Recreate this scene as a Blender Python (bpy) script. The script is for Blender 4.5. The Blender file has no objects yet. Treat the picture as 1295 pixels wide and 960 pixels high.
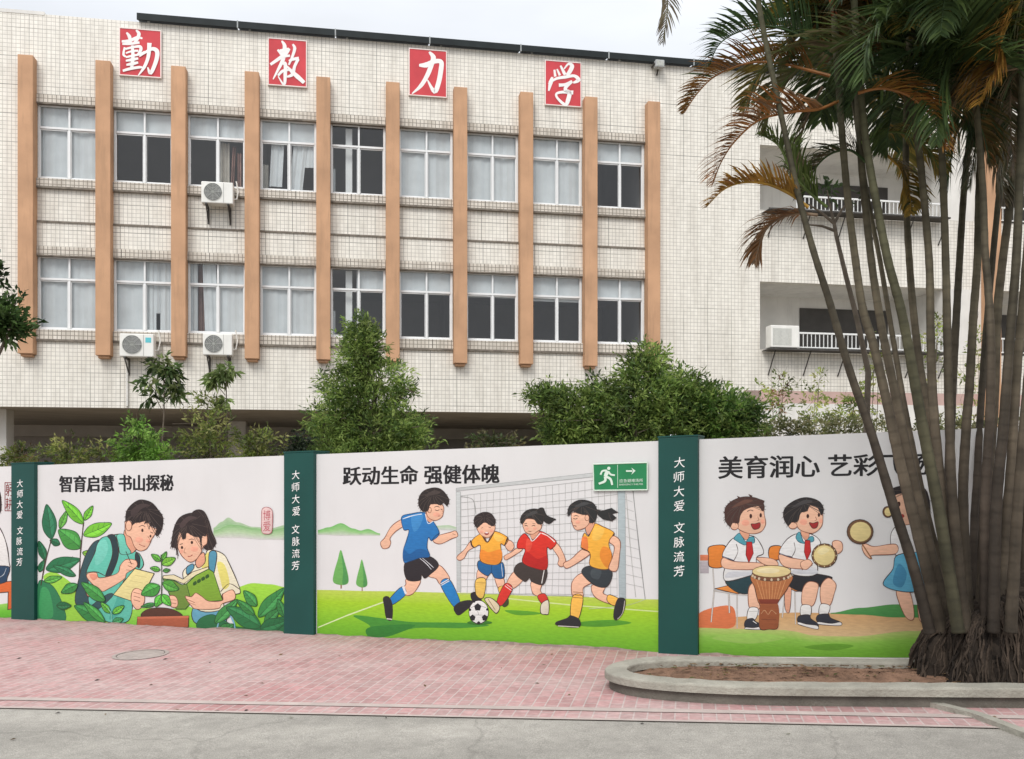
import bpy, bmesh, math, random
import numpy as np
from mathutils import Vector, Matrix
random.seed(7); np.random.seed(7)
S = bpy.context.scene
COL = S.collection
RAD = math.radians

# ---------------------------------------------------------------- camera, sky, sun, exposure
FPX, CX, HY, EYE = 1150.0, 647.5, 600.0, 1.6      # focal length / centre / horizon of the 1295 px photo, eye height
cd = bpy.data.cameras.new('camera'); cam = bpy.data.objects.new('camera', cd); COL.objects.link(cam)
cam.location = (0, 0, EYE); cam.rotation_euler = (RAD(90), 0, 0)
cd.sensor_width = 36; cd.lens = 36 * FPX / 1295; cd.shift_y = (HY - 480) / 1295
cd.clip_start = 0.05; cd.clip_end = 2000
S.camera = cam
S.view_settings.view_transform = 'Standard'; S.view_settings.look = 'None'
S.view_settings.gamma = 1; S.view_settings.exposure = 0.30
S.cycles.max_bounces = 8; S.cycles.transparent_max_bounces = 24
S.cycles.use_denoising = True

SUN_EL, SUN_AZ = RAD(46), RAD(196)
w = bpy.data.worlds.new('World'); S.world = w; w.use_nodes = True
nt = w.node_tree; nt.nodes.clear()
def N(t, **k):
    n = nt.nodes.new(t)
    for a, b in k.items(): setattr(n, a, b)
    return n
out = N('ShaderNodeOutputWorld'); bg = N('ShaderNodeBackground'); bg.inputs[1].default_value = 0.10
sky = N('ShaderNodeTexSky', sky_type='NISHITA', sun_disc=False)
sky.sun_elevation = SUN_EL; sky.sun_rotation = SUN_AZ; sky.dust_density = 4
hs = N('ShaderNodeHueSaturation'); hs.inputs['Saturation'].default_value = 0.35
tc = N('ShaderNodeTexCoord'); sx = N('ShaderNodeSeparateXYZ')
rp = N('ShaderNodeValToRGB')                       # overcast: brighter towards the zenith
rp.color_ramp.elements[0].position = 0.0; rp.color_ramp.elements[0].color = (7.6, 7.95, 8.5, 1)
rp.color_ramp.elements[1].position = 1.0; rp.color_ramp.elements[1].color = (17, 17.3, 17.6, 1)
e = rp.color_ramp.elements.new(0.42); e.color = (8.4, 8.75, 9.3, 1)
mp = N('ShaderNodeMapping'); mp.inputs['Scale'].default_value = (1.2, 1.2, 4.0)
nz = N('ShaderNodeTexNoise'); nz.inputs['Scale'].default_value = 2.2; nz.inputs['Detail'].default_value = 5
nm = N('ShaderNodeMapRange'); nm.inputs[1].default_value = .3; nm.inputs[2].default_value = .75
nm.inputs[3].default_value = 0.90; nm.inputs[4].default_value = 1.10
mx = N('ShaderNodeMix', data_type='RGBA'); mx.inputs[0].default_value = 0.86
ml = N('ShaderNodeMix', data_type='RGBA', blend_type='MULTIPLY'); ml.inputs[0].default_value = 1
L = nt.links.new
L(tc.outputs['Generated'], sx.inputs[0]); L(sx.outputs[2], rp.inputs[0])
L(tc.outputs['Generated'], mp.inputs[0]); L(mp.outputs[0], nz.inputs['Vector']); L(nz.outputs[0], nm.inputs[0])
L(sky.outputs[0], hs.inputs['Color']); L(hs.outputs[0], mx.inputs['A']); L(rp.outputs[0], mx.inputs['B'])
L(mx.outputs['Result'], ml.inputs['A']); L(nm.outputs[0], ml.inputs['B'])
L(ml.outputs['Result'], bg.inputs[0]); L(bg.outputs[0], out.inputs[0])
sd = bpy.data.lights.new('sun', 'SUN'); sun = bpy.data.objects.new('sun', sd); COL.objects.link(sun)
sd.energy = 1.5; sd.angle = RAD(24); sd.color = (1, .975, .94)
_d = Vector((math.sin(SUN_AZ) * math.cos(SUN_EL), math.cos(SUN_AZ) * math.cos(SUN_EL), math.sin(SUN_EL)))
sun.rotation_euler = _d.to_track_quat('Z', 'Y').to_euler(); sun.location = (0, 0, 40)

# ---------------------------------------------------------------- helpers
def tag(o, label=None, cat=None, group=None, kind=None):
    if label: o['label'] = label
    if cat: o['category'] = cat
    if group: o['group'] = group
    if kind: o['kind'] = kind
    return o
def empty(name, loc=(0, 0, 0), rz=0, label=None, cat=None, group=None):
    o = bpy.data.objects.new(name, None); COL.objects.link(o); o.location = loc; o.rotation_euler = (0, 0, rz)
    o.empty_display_size = .2
    return tag(o, label, cat, group)
class MB:
    """collects vertices, faces, per-face material and corner colour"""
    def __init__(s): s.v = []; s.f = []; s.c = []; s.mi = []
    def face(s, pts, col=None, mi=0):
        b = len(s.v); s.v += [tuple(p) for p in pts]; s.f.append(tuple(range(b, b + len(pts)))); s.c.append(col); s.mi.append(mi)
    def box(s, x0, x1, y0, y1, z0, z1, mi=0):
        b = len(s.v)
        s.v += [(x0,y0,z0),(x1,y0,z0),(x1,y1,z0),(x0,y1,z0),(x0,y0,z1),(x1,y0,z1),(x1,y1,z1),(x0,y1,z1)]
        for q in ((3,2,1,0),(4,5,6,7),(0,1,5,4),(1,2,6,5),(2,3,7,6),(3,0,4,7)):
            s.f.append(tuple(b + i for i in q)); s.c.append(None); s.mi.append(mi)
    def tube(s, pts, rads, n=8, col=None, cap=True, mi=0):
        pts = [Vector(p) for p in pts]
        if not hasattr(rads, '__len__'): rads = [rads] * len(pts)
        b = len(s.v); ref = Vector((0.13, 0.97, 0.21))
        for i, p in enumerate(pts):
            t = (pts[min(i+1, len(pts)-1)] - pts[max(i-1, 0)]).normalized()
            a = t.cross(ref).normalized(); c2 = t.cross(a)
            for k in range(n):
                q = 2 * math.pi * k / n
                s.v.append(tuple(p + (a * math.cos(q) + c2 * math.sin(q)) * rads[i]))
        for i in range(len(pts) - 1):
            for k in range(n):
                k2 = (k + 1) % n
                s.f.append((b+i*n+k, b+i*n+k2, b+(i+1)*n+k2, b+(i+1)*n+k)); s.c.append(col); s.mi.append(mi)
        if cap:
            s.f.append(tuple(b + k for k in range(n-1, -1, -1))); s.c.append(col); s.mi.append(mi)
            e0 = b + (len(pts)-1)*n
            s.f.append(tuple(e0 + k for k in range(n))); s.c.append(col); s.mi.append(mi)
    def build(s, name, mat, parent=None, smooth=False, bevel=0):
        me = bpy.data.meshes.new(name); me.from_pydata(s.v, [], s.f)
        mats = mat if isinstance(mat, (list, tuple)) else [mat]
        for m in mats: me.materials.append(m)
        if len(mats) > 1: me.polygons.foreach_set('material_index', s.mi)
        if any(c is not None for c in s.c):
            at = me.color_attributes.new('Col', 'FLOAT_COLOR', 'CORNER'); arr = []
            for f, c in zip(s.f, s.c):
                if c is None: c = (.5, .5, .5)
                if isinstance(c[0], (tuple, list)):
                    for q in c: arr += [q[0], q[1], q[2], 1]
                else: arr += [c[0], c[1], c[2], 1] * len(f)
            at.data.foreach_set('color', arr)
        if smooth: me.polygons.foreach_set('use_smooth', [True] * len(s.f))
        me.update()
        o = bpy.data.objects.new(name, me); COL.objects.link(o)
        if parent: o.parent = parent
        if bevel:
            md = o.modifiers.new('bevel', 'BEVEL'); md.width = bevel; md.segments = 2; md.limit_method = 'ANGLE'
        return o
def lin(c):
    c = c / 255
    return c / 12.92 if c <= .04045 else ((c + .055) / 1.055) ** 2.4
def RGB(r, g, b, k=1.0): return tuple(min(.9, lin(x) * k) for x in (r, g, b))

# ---------------------------------------------------------------- materials
def mat(name, col, rough=.7, var=.12, scale=3.0, bump=0.0, bscale=40, spec=.3, metal=0, attr=False, stain=0, stain_col=(.12,.10,.08), coord='Object', aniso=None):
    m = bpy.data.materials.new(name); m.use_nodes = True; t = m.node_tree; p = t.nodes['Principled BSDF']
    p.inputs['Roughness'].default_value = rough; p.inputs['Specular IOR Level'].default_value = spec; p.inputs['Metallic'].default_value = metal
    tc = t.nodes.new('ShaderNodeTexCoord')
    nz = t.nodes.new('ShaderNodeTexNoise'); nz.inputs['Scale'].default_value = scale; nz.inputs['Detail'].default_value = 6
    if aniso:
        am = t.nodes.new('ShaderNodeMapping'); am.inputs['Scale'].default_value = aniso; am.inputs['Rotation'].default_value = (0, RAD(9), 0); t.links.new(tc.outputs[coord], am.inputs[0]); t.links.new(am.outputs[0], nz.inputs['Vector'])
    else: t.links.new(tc.outputs[coord], nz.inputs['Vector'])
    mr = t.nodes.new('ShaderNodeMapRange'); mr.inputs[1].default_value = .25; mr.inputs[2].default_value = .75
    mr.inputs[3].default_value = 1 - var; mr.inputs[4].default_value = 1 + var
    t.links.new(nz.outputs[0], mr.inputs[0])
    mu = t.nodes.new('ShaderNodeMix'); mu.data_type = 'RGBA'; mu.blend_type = 'MULTIPLY'; mu.inputs[0].default_value = 1
    if attr:
        a = t.nodes.new('ShaderNodeVertexColor'); a.layer_name = 'Col'; t.links.new(a.outputs[0], mu.inputs['A'])
    else: mu.inputs['A'].default_value = (*col, 1)
    t.links.new(mr.outputs[0], mu.inputs['B'])
    res = mu.outputs['Result']
    if stain:
        mpn = t.nodes.new('ShaderNodeMapping'); mpn.inputs['Scale'].default_value = (3.2, 3.2, .35)
        n2 = t.nodes.new('ShaderNodeTexNoise'); n2.inputs['Scale'].default_value = 1.6; n2.inputs['Detail'].default_value = 8; n2.inputs['Roughness'].default_value = .65
        t.links.new(tc.outputs[coord], mpn.inputs[0]); t.links.new(mpn.outputs[0], n2.inputs['Vector'])
        r2 = t.nodes.new('ShaderNodeMapRange'); r2.inputs[1].default_value = .52; r2.inputs[2].default_value = .78; r2.inputs[3].default_value = 0; r2.inputs[4].default_value = stain
        t.links.new(n2.outputs[0], r2.inputs[0])
        m2 = t.nodes.new('ShaderNodeMix'); m2.data_type = 'RGBA'; t.links.new(r2.outputs[0], m2.inputs[0])
        t.links.new(res, m2.inputs['A']); m2.inputs['B'].default_value = (*stain_col, 1); res = m2.outputs['Result']
    t.links.new(res, p.inputs['Base Color'])
    if bump:
        nb = t.nodes.new('ShaderNodeTexNoise'); nb.inputs['Scale'].default_value = bscale; nb.inputs['Detail'].default_value = 4
        t.links.new(tc.outputs[coord], nb.inputs['Vector'])
        bp = t.nodes.new('ShaderNodeBump'); bp.inputs['Strength'].default_value = bump; bp.inputs['Distance'].default_value = .02
        t.links.new(nb.outputs[0], bp.inputs['Height']); t.links.new(bp.outputs[0], p.inputs['Normal'])
    return m
def tile_mat(name, c1, c2, grout, pitch, gsize, dirt=.42, lo=.45):
    m = bpy.data.materials.new(name); m.use_nodes = True; t = m.node_tree; p = t.nodes['Principled BSDF']
    p.inputs['Roughness'].default_value = .38; p.inputs['Specular IOR Level'].default_value = .4
    k = t.links.new
    tc = t.nodes.new('ShaderNodeTexCoord'); sp = t.nodes.new('ShaderNodeSeparateXYZ'); cb = t.nodes.new('ShaderNodeCombineXYZ'); ad = t.nodes.new('ShaderNodeMath')
    k(tc.outputs['Object'], sp.inputs[0]); k(sp.outputs[0], ad.inputs[0]); k(sp.outputs[1], ad.inputs[1]); k(ad.outputs[0], cb.inputs[0]); k(sp.outputs[2], cb.inputs[1])
    def brick(pt, gs, a, b, g):
        br = t.nodes.new('ShaderNodeTexBrick'); br.offset = 0; br.inputs['Scale'].default_value = 1
        br.inputs['Brick Width'].default_value = pt; br.inputs['Row Height'].default_value = pt; br.inputs['Mortar Size'].default_value = gs
        br.inputs['Mortar Smooth'].default_value = .1
        br.inputs['Color1'].default_value = (*a, 1); br.inputs['Color2'].default_value = (*b, 1); br.inputs['Mortar'].default_value = (*g, 1)
        k(cb.outputs[0], br.inputs['Vector']); return br
    b1 = brick(pitch, gsize, c1, c2, grout)
    # wider joints every few tiles, patchy
    b2 = brick(pitch * 7, gsize * 1.5, (1, 1, 1), (1, 1, 1), (.45, .45, .45))
    nz = t.nodes.new('ShaderNodeTexNoise'); nz.inputs['Scale'].default_value = .35; nz.inputs['Detail'].default_value = 2; k(tc.outputs['Object'], nz.inputs['Vector'])
    mr = t.nodes.new('ShaderNodeMapRange'); mr.inputs[1].default_value = .45; mr.inputs[2].default_value = .6; k(nz.outputs[0], mr.inputs[0])
    m1 = t.nodes.new('ShaderNodeMix'); m1.data_type = 'RGBA'; m1.blend_type = 'MULTIPLY'; k(mr.outputs[0], m1.inputs[0]); k(b1.outputs['Color'], m1.inputs['A']); k(b2.outputs['Color'], m1.inputs['B'])
    # rain streaks and grime with their own shape
    mpn = t.nodes.new('ShaderNodeMapping'); mpn.inputs['Scale'].default_value = (2.6, 2.6, .22); k(tc.outputs['Object'], mpn.inputs[0])
    n2 = t.nodes.new('ShaderNodeTexNoise'); n2.inputs['Scale'].default_value = 1.5; n2.inputs['Detail'].default_value = 9; n2.inputs['Roughness'].default_value = .7; k(mpn.outputs[0], n2.inputs['Vector'])
    r2 = t.nodes.new('ShaderNodeMapRange'); r2.inputs[1].default_value = lo; r2.inputs[2].default_value = .85; r2.inputs[4].default_value = dirt; k(n2.outputs[0], r2.inputs[0])
    m2 = t.nodes.new('ShaderNodeMix'); m2.data_type = 'RGBA'; k(r2.outputs[0], m2.inputs[0]); k(m1.outputs['Result'], m2.inputs['A']); m2.inputs['B'].default_value = (.30, .26, .21, 1)
    n3 = t.nodes.new('ShaderNodeTexNoise'); n3.inputs['Scale'].default_value = 6; n3.inputs['Detail'].default_value = 5; k(tc.outputs['Object'], n3.inputs['Vector'])
    r3 = t.nodes.new('ShaderNodeMapRange'); r3.inputs[1].default_value = .3; r3.inputs[2].default_value = .7; r3.inputs[3].default_value = .93; r3.inputs[4].default_value = 1.05; k(n3.outputs[0], r3.inputs[0])
    m3 = t.nodes.new('ShaderNodeMix'); m3.data_type = 'RGBA'; m3.blend_type = 'MULTIPLY'; m3.inputs[0].default_value = 1; k(m2.outputs['Result'], m3.inputs['A']); k(r3.outputs[0], m3.inputs['B'])
    k(m3.outputs['Result'], p.inputs['Base Color'])
    bp = t.nodes.new('ShaderNodeBump'); bp.inputs['Strength'].default_value = .35; bp.inputs['Distance'].default_value = .004; bp.invert = True
    k(b1.outputs['Fac'], bp.inputs['Height']); k(bp.outputs[0], p.inputs['Normal'])
    return m
def glass_mat():
    m = bpy.data.materials.new('window_glass'); m.use_nodes = True; t = m.node_tree; t.nodes.clear(); k = t.links.new
    o = t.nodes.new('ShaderNodeOutputMaterial'); tr = t.nodes.new('ShaderNodeBsdfTransparent'); tr.inputs[0].default_value = (.93, .95, .95, 1)
    gl = t.nodes.new('ShaderNodeBsdfGlossy'); gl.inputs['Roughness'].default_value = .03
    lw = t.nodes.new('ShaderNodeLayerWeight'); lw.inputs[0].default_value = .5; pw = t.nodes.new('ShaderNodeMath'); pw.operation = 'POWER'; pw.inputs[1].default_value = 4
    ma = t.nodes.new('ShaderNodeMath'); ma.operation = 'MULTIPLY_ADD'; ma.inputs[1].default_value = .9; ma.inputs[2].default_value = .075
    k(lw.outputs['Facing'], pw.inputs[0]); k(pw.outputs[0], ma.inputs[0])
    mx = t.nodes.new('ShaderNodeMixShader'); k(ma.outputs[0], mx.inputs[0]); k(tr.outputs[0], mx.inputs[1]); k(gl.outputs[0], mx.inputs[2]); k(mx.outputs[0], o.inputs[0])
    return m
def leaf_mat(name, rough=.55, trans=.25):
    m = bpy.data.materials.new(name); m.use_nodes = True; t = m.node_tree; p = t.nodes['Principled BSDF']; k = t.links.new
    p.inputs['Roughness'].default_value = rough; p.inputs['Specular IOR Level'].default_value = .3
    a = t.nodes.new('ShaderNodeVertexColor'); a.layer_name = 'Col'
    tc = t.nodes.new('ShaderNodeTexCoord'); nz = t.nodes.new('ShaderNodeTexNoise'); nz.inputs['Scale'].default_value = 9; k(tc.outputs['Object'], nz.inputs['Vector'])
    mr = t.nodes.new('ShaderNodeMapRange'); mr.inputs[1].default_value = .3; mr.inputs[2].default_value = .7; mr.inputs[3].default_value = .75; mr.inputs[4].default_value = 1.25; k(nz.outputs[0], mr.inputs[0])
    mu = t.nodes.new('ShaderNodeMix'); mu.data_type = 'RGBA'; mu.blend_type = 'MULTIPLY'; mu.inputs[0].default_value = 1; k(a.outputs[0], mu.inputs['A']); k(mr.outputs[0], mu.inputs['B'])
    k(mu.outputs['Result'], p.inputs['Base Color'])
    tl = t.nodes.new('ShaderNodeBsdfTranslucent'); k(mu.outputs['Result'], tl.inputs[0])
    mx = t.nodes.new('ShaderNodeMixShader'); mx.inputs[0].default_value = trans; k(p.outputs[0], mx.inputs[1]); k(tl.outputs[0], mx.inputs[2])
    k(mx.outputs[0], t.nodes['Material Output'].inputs[0])
    return m
M = dict(
    tile=tile_mat('facade_tile', (.82,.785,.71), (.77,.735,.66), (.47,.44,.395), .0945, .0058, .55, .46),
    sill=tile_mat('sill_tile', (.74,.69,.61), (.64,.59,.51), (.22,.19,.16), .0945, .0085, .95, .40),
    pier=mat('pier_paint', (.52,.305,.18), .8, .16, 1.6, .2, 60, stain=.75, stain_col=(.33,.20,.12)),
    ledge=mat('ledge_shadow_grime', (.20,.175,.145), .9, .4, 9, .2, 50, stain=.75, stain_col=(.14,.12,.10)),  # dark colour paints the shadow lines under ledges and lintels, with grime
    render=mat('wall_render', (.70,.68,.64), .85, .10, 2, .1, 40, stain=.35, stain_col=(.3,.27,.23)),
    soffit=mat('soffit_concrete', (.50,.46,.41), .9, .15, 1.5, .1, 30),
    undercroft=mat('undercroft_wall', (.52,.48,.45), .9, .15, .8),
    band=mat('pink_band', (.52,.36,.32), .85, .12, 3),
    interior=mat('room_paint', (.42,.41,.41), .9, .2, .6),
    alu=mat('white_aluminium', (.78,.79,.79), .4, .05, 3),
    glass=glass_mat(),
    blind=mat('blind_fabric', (.56,.585,.60), .8, .08, 3),
    curtain=mat('curtain_cloth', (.33,.20,.17), .9, .3, 5),
    curtain2=mat('pale_curtain_cloth', (.46,.43,.38), .9, .15, 5),
    acw=mat('ac_casing', (.76,.75,.71), .5, .08, 4, stain=.3, stain_col=(.45,.4,.33)),
    acg=mat('ac_grille', (.20,.20,.20), .6, .2, 20),
    acf=mat('ac_fins', (.42,.43,.40), .5, .2, 20),
    cyan=mat('sticker_cyan', (.12,.50,.56), .5, .05),
    steel=mat('dark_steel', (.06,.055,.05), .6, .3, 10),
    red=mat('plaque_red', (.56,.058,.070), .6, .14, 2.5),
    white=mat('letter_white', (.84,.82,.80), .55, .05),
    rim=mat('plaque_rim', (.80,.70,.66), .6, .08),
    solar=mat('solar_panel', (.016,.021,.022), .5, .3, 3, spec=.2),
    solarj=mat('solar_frame', (.34,.36,.36), .45, .2, 8),
    panelw=mat('hoarding_white', (.63,.62,.61), .5, .05, 1.3, stain=.10, stain_col=(.5,.46,.42)),
    paint=mat('mural_paint', (1,1,1), .5, .13, 16, attr=True, aniso=(1, 1, 4.5)),
    green=mat('pillar_green', (.009,.062,.052), .42, .12, 2.0),
    ink=mat('black_lettering', (.014,.013,.014), .5, .05),
    signg=mat('sign_green', (.02,.20,.075), .4, .1, 6),
    signl=mat('sign_white', (.62,.72,.62), .5, .05),
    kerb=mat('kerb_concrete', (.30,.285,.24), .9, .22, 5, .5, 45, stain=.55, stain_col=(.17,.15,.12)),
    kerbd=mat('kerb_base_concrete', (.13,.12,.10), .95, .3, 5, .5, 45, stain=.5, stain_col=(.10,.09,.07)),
    soil=mat('planter_soil', (.17,.10,.065), 1, .4, 9, .9, 30),
    iron=mat('manhole_concrete', (.33,.28,.255), .85, .2, 12, .3, 60),
    trunk=mat('palm_trunk', (1,1,1), .8, .3, 7, .3, 30, attr=True),
    root=mat('palm_root', (1,1,1), .95, .4, 9, .6, 30, attr=True),
    bark=mat('shrub_bark', (.13,.105,.08), .9, .3, 12),
    leaf=leaf_mat('shrub_leaf', .5, .45), frond=leaf_mat('palm_leaflet', .5, .35),
    rail=mat('railing_white', (.76,.76,.74), .5, .08, 6),
    lamp=mat('floodlight_grey', (.40,.41,.41), .5, .1),
    dark=mat('door_dark', (.07,.065,.06), .6, .2, 3),
)
def slab(x0, x1, y0, y1, z0, z1): 
    m = MB(); m.box(x0, x1, y0, y1, z0, z1); return m

# ---------------------------------------------------------------- ground
def g(x, y=0): return .0263 * (x - 1.33)
def gp(px, py, lift=0.0):
    u = (px - CX) / FPX; dy = (py - HY) / FPX
    Z = (EYE + .0263 * 1.33 - lift) / (dy + .0263 * u)
    return Vector((u * Z, Z, g(u * Z) + lift))
def at(px, py, Z): return Vector(((px - CX) / FPX * Z, Z, EYE + (HY - py) / FPX * Z))
def ground_sheet(name, pts, lift, m, cuts=1):
    mb = MB(); mb.face([(x, y, g(x) + lift) for x, y in pts]); return tag(mb.build(name, m), kind='structure')
def road_mat():
    m = mat('asphalt', (.335,.315,.28), .9, .13, .8, .35, 160)
    t = m.node_tree; p = t.nodes['Principled BSDF']; k = t.links.new
    src = p.inputs['Base Color'].links[0].from_socket
    tc = t.nodes.new('ShaderNodeTexCoord')
    n = t.nodes.new('ShaderNodeTexNoise'); n.inputs['Scale'].default_value = 130; n.inputs['Detail'].default_value = 3; k(tc.outputs['Object'], n.inputs['Vector'])
    r = t.nodes.new('ShaderNodeMapRange'); r.inputs[1].default_value = .3; r.inputs[2].default_value = .7; r.inputs[3].default_value = .70; r.inputs[4].default_value = 1.25; k(n.outputs[0], r.inputs[0])
    x = t.nodes.new('ShaderNodeMix'); x.data_type = 'RGBA'; x.blend_type = 'MULTIPLY'; x.inputs[0].default_value = 1; k(src, x.inputs['A']); k(r.outputs[0], x.inputs['B'])
    # broad worn/wet patches
    mp = t.nodes.new('ShaderNodeMapping'); mp.inputs['Scale'].default_value = (.35, 1.3, 1); mp.inputs['Location'].default_value = (3.3, 1.7, 0); k(tc.outputs['Object'], mp.inputs[0])
    n2 = t.nodes.new('ShaderNodeTexNoise'); n2.inputs['Scale'].default_value = 1.0; n2.inputs['Detail'].default_value = 5; k(mp.outputs[0], n2.inputs['Vector'])
    r2 = t.nodes.new('ShaderNodeMapRange'); r2.inputs[1].default_value = .38; r2.inputs[2].default_value = .66; r2.inputs[3].default_value = .82; r2.inputs[4].default_value = 1.12; k(n2.outputs[0], r2.inputs[0])
    y = t.nodes.new('ShaderNodeMix'); y.data_type = 'RGBA'; y.blend_type = 'MULTIPLY'; y.inputs[0].default_value = 1; k(x.outputs['Result'], y.inputs['A']); k(r2.outputs[0], y.inputs['B'])
    # hairline cracks and dark spots
    v = t.nodes.new('ShaderNodeTexVoronoi'); v.feature = 'DISTANCE_TO_EDGE'; v.inputs['Scale'].default_value = .55
    wn = t.nodes.new('ShaderNodeTexNoise'); wn.inputs['Scale'].default_value = 2.5; wn.inputs['Detail'].default_value = 8; k(tc.outputs['Object'], wn.inputs['Vector'])
    va = t.nodes.new('ShaderNodeMix'); va.data_type = 'RGBA'; va.inputs[0].default_value = .25; k(tc.outputs['Object'], va.inputs['A']); k(wn.outputs['Color'], va.inputs['B']); k(va.outputs['Result'], v.inputs['Vector'])
    vr = t.nodes.new('ShaderNodeMapRange'); vr.inputs[1].default_value = .0; vr.inputs[2].default_value = .006; vr.inputs[3].default_value = .80; vr.inputs[4].default_value = 1; k(v.outputs['Distance'], vr.inputs[0])
    n4 = t.nodes.new('ShaderNodeTexNoise'); n4.inputs['Scale'].default_value = 9; n4.inputs['Detail'].default_value = 7; n4.inputs['Roughness'].default_value = .7; k(tc.outputs['Object'], n4.inputs['Vector'])
    r4 = t.nodes.new('ShaderNodeMapRange'); r4.inputs[1].default_value = .3; r4.inputs[2].default_value = .7; r4.inputs[3].default_value = .84; r4.inputs[4].default_value = 1.14; k(n4.outputs[0], r4.inputs[0])
    mm = t.nodes.new('ShaderNodeMath'); mm.operation = 'MULTIPLY'; k(vr.outputs[0], mm.inputs[0]); k(r4.outputs[0], mm.inputs[1])
    z = t.nodes.new('ShaderNodeMix'); z.data_type = 'RGBA'; z.blend_type = 'MULTIPLY'; z.inputs[0].default_value = 1; k(y.outputs['Result'], z.inputs['A']); k(mm.outputs[0], z.inputs['B'])
    k(z.outputs['Result'], p.inputs['Base Color']); return m
def paving_mat():
    m = bpy.data.materials.new('pink_brick_paving'); m.use_nodes = True; t = m.node_tree; p = t.nodes['Principled BSDF']; k = t.links.new
    p.inputs['Roughness'].default_value = .8; p.inputs['Specular IOR Level'].default_value = .3
    tc = t.nodes.new('ShaderNodeTexCoord'); mp = t.nodes.new('ShaderNodeMapping'); mp.inputs['Rotation'].default_value = (0, 0, RAD(101)); k(tc.outputs['Object'], mp.inputs[0])
    br = t.nodes.new('ShaderNodeTexBrick'); br.inputs['Scale'].default_value = 1; br.offset = .5
    br.inputs['Brick Width'].default_value = .18; br.inputs['Row Height'].default_value = .09; br.inputs['Mortar Size'].default_value = .006; br.inputs['Mortar Smooth'].default_value = .3
    br.inputs['Color1'].default_value = (.44,.235,.23,1); br.inputs['Color2'].default_value = (.32,.165,.16,1); br.inputs['Mortar'].default_value = (.43,.345,.325,1)
    k(mp.outputs[0], br.inputs['Vector'])
    # pale worn tracks and dust
    ms = t.nodes.new('ShaderNodeMapping'); ms.inputs['Scale'].default_value = (.75, 1.25, 1); ms.inputs['Rotation'].default_value = (0, 0, RAD(14)); k(tc.outputs['Object'], ms.inputs[0])
    n = t.nodes.new('ShaderNodeTexNoise'); n.inputs['Scale'].default_value = 1.3; n.inputs['Detail'].default_value = 7; n.inputs['Roughness'].default_value = .62; k(ms.outputs[0], n.inputs['Vector'])
    r = t.nodes.new('ShaderNodeMapRange'); r.inputs[1].default_value = .34; r.inputs[2].default_value = .68; r.inputs[3].default_value = .0; r.inputs[4].default_value = .48; k(n.outputs[0], r.inputs[0])
    x = t.nodes.new('ShaderNodeMix'); x.data_type = 'RGBA'; k(r.outputs[0], x.inputs[0]); k(br.outputs['Color'], x.inputs['A']); x.inputs['B'].default_value = (.47,.41,.385,1)
    n2 = t.nodes.new('ShaderNodeTexNoise'); n2.inputs['Scale'].default_value = 22; n2.inputs['Detail'].default_value = 6; k(tc.outputs['Object'], n2.inputs['Vector'])
    r2 = t.nodes.new('ShaderNodeMapRange'); r2.inputs[1].default_value = .3; r2.inputs[2].default_value = .7; r2.inputs[3].default_value = .84; r2.inputs[4].default_value = 1.12; k(n2.outputs[0], r2.inputs[0])
    y = t.nodes.new('ShaderNodeMix'); y.data_type = 'RGBA'; y.blend_type = 'MULTIPLY'; y.inputs[0].default_value = 1; k(x.outputs['Result'], y.inputs['A']); k(r2.outputs[0], y.inputs['B'])
    k(y.outputs['Result'], p.inputs['Base Color'])
    b = t.nodes.new('ShaderNodeBump'); b.inputs['Strength'].default_value = .5; b.inputs['Distance'].default_value = .006; b.invert = True
    k(br.outputs['Fac'], b.inputs['Height']); k(b.outputs[0], p.inputs['Normal']); return m
earth = mat('bare_earth', (.16,.13,.09), 1, .3, .5, .3, 12)
ground_sheet('ground', [(-160,-60),(160,-60),(160,160),(-160,160)], 0, earth)
RA, RB = (-3.79, 6.74), (2.15, 5.71)                       # asphalt / paving boundary
rs = (RB[1]-RA[1]) / (RB[0]-RA[0]); ry = lambda x: RA[1] + rs * (x - RA[0])
WO = Vector((1.33, 8.14, 0)); WD = Vector((.92190, -.38742, 0)).normalized(); WN = Vector((WD.y, -WD.x, 0))
wy = lambda x: WO.y - .42024 * (x - WO.x)
ROAD, PAVE = road_mat(), paving_mat()
ground_sheet('road', [(-40, -40), (40, -40), (40, ry(40)), (-40, ry(-40))], .004, ROAD)
ground_sheet('pavement', [(-24, ry(-24)), (15, ry(15)), (15, wy(15)+.05), (-24, wy(-24)+.05)], .008, PAVE)
stripe = mat('pale_kerb_strip', (.41,.345,.315), .85, .16, 6, .2, 60, stain=.4, stain_col=(.34,.25,.22))
for nm_, o0, o1 in (('kerb_strip', .20, .285), ('kerb_strip', -.03, .008)):
    ground_sheet(nm_, [(-24, ry(-24)+o0), (15, ry(15)+o0), (15, ry(15)+o1), (-24, ry(-24)+o1)], .013, stripe)
# ---------------------------------------------------------------- school building (local x along the facade, y into it, z up)
BO, BA = Vector((-11.15, 21.0, 0)), RAD(10)
bld = empty('school_building', BO, BA, 'three storey white tiled school building with orange piers and ribbon windows behind the mural wall', 'building')
def bt(px, py, n=0.0):
    """facade-plane point of the building (local s, z) seen at a photo position, n metres proud"""
    tx, ty = math.cos(BA), math.sin(BA); nx, ny = math.sin(BA), -math.cos(BA)
    ox, oy = BO.x + nx*n, BO.y + ny*n
    u = (px - CX) / FPX
    Z = (ox*nx + oy*ny) / (u*nx + ny)
    X = u * Z
    return (X-ox)*tx + (Z-oy)*ty, EYE + (HY - py) / FPX * Z
BAY = 1.665; XL, XR1, XLOG, XLOG2, XEND = -10.0, 14.985, 18.0, 24.15, 36.0
ROOF = 12.25
fw = MB(); T = .24
fw.box(XL, 0, 0, T, 3.16, ROOF)                            # left blank wall
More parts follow.
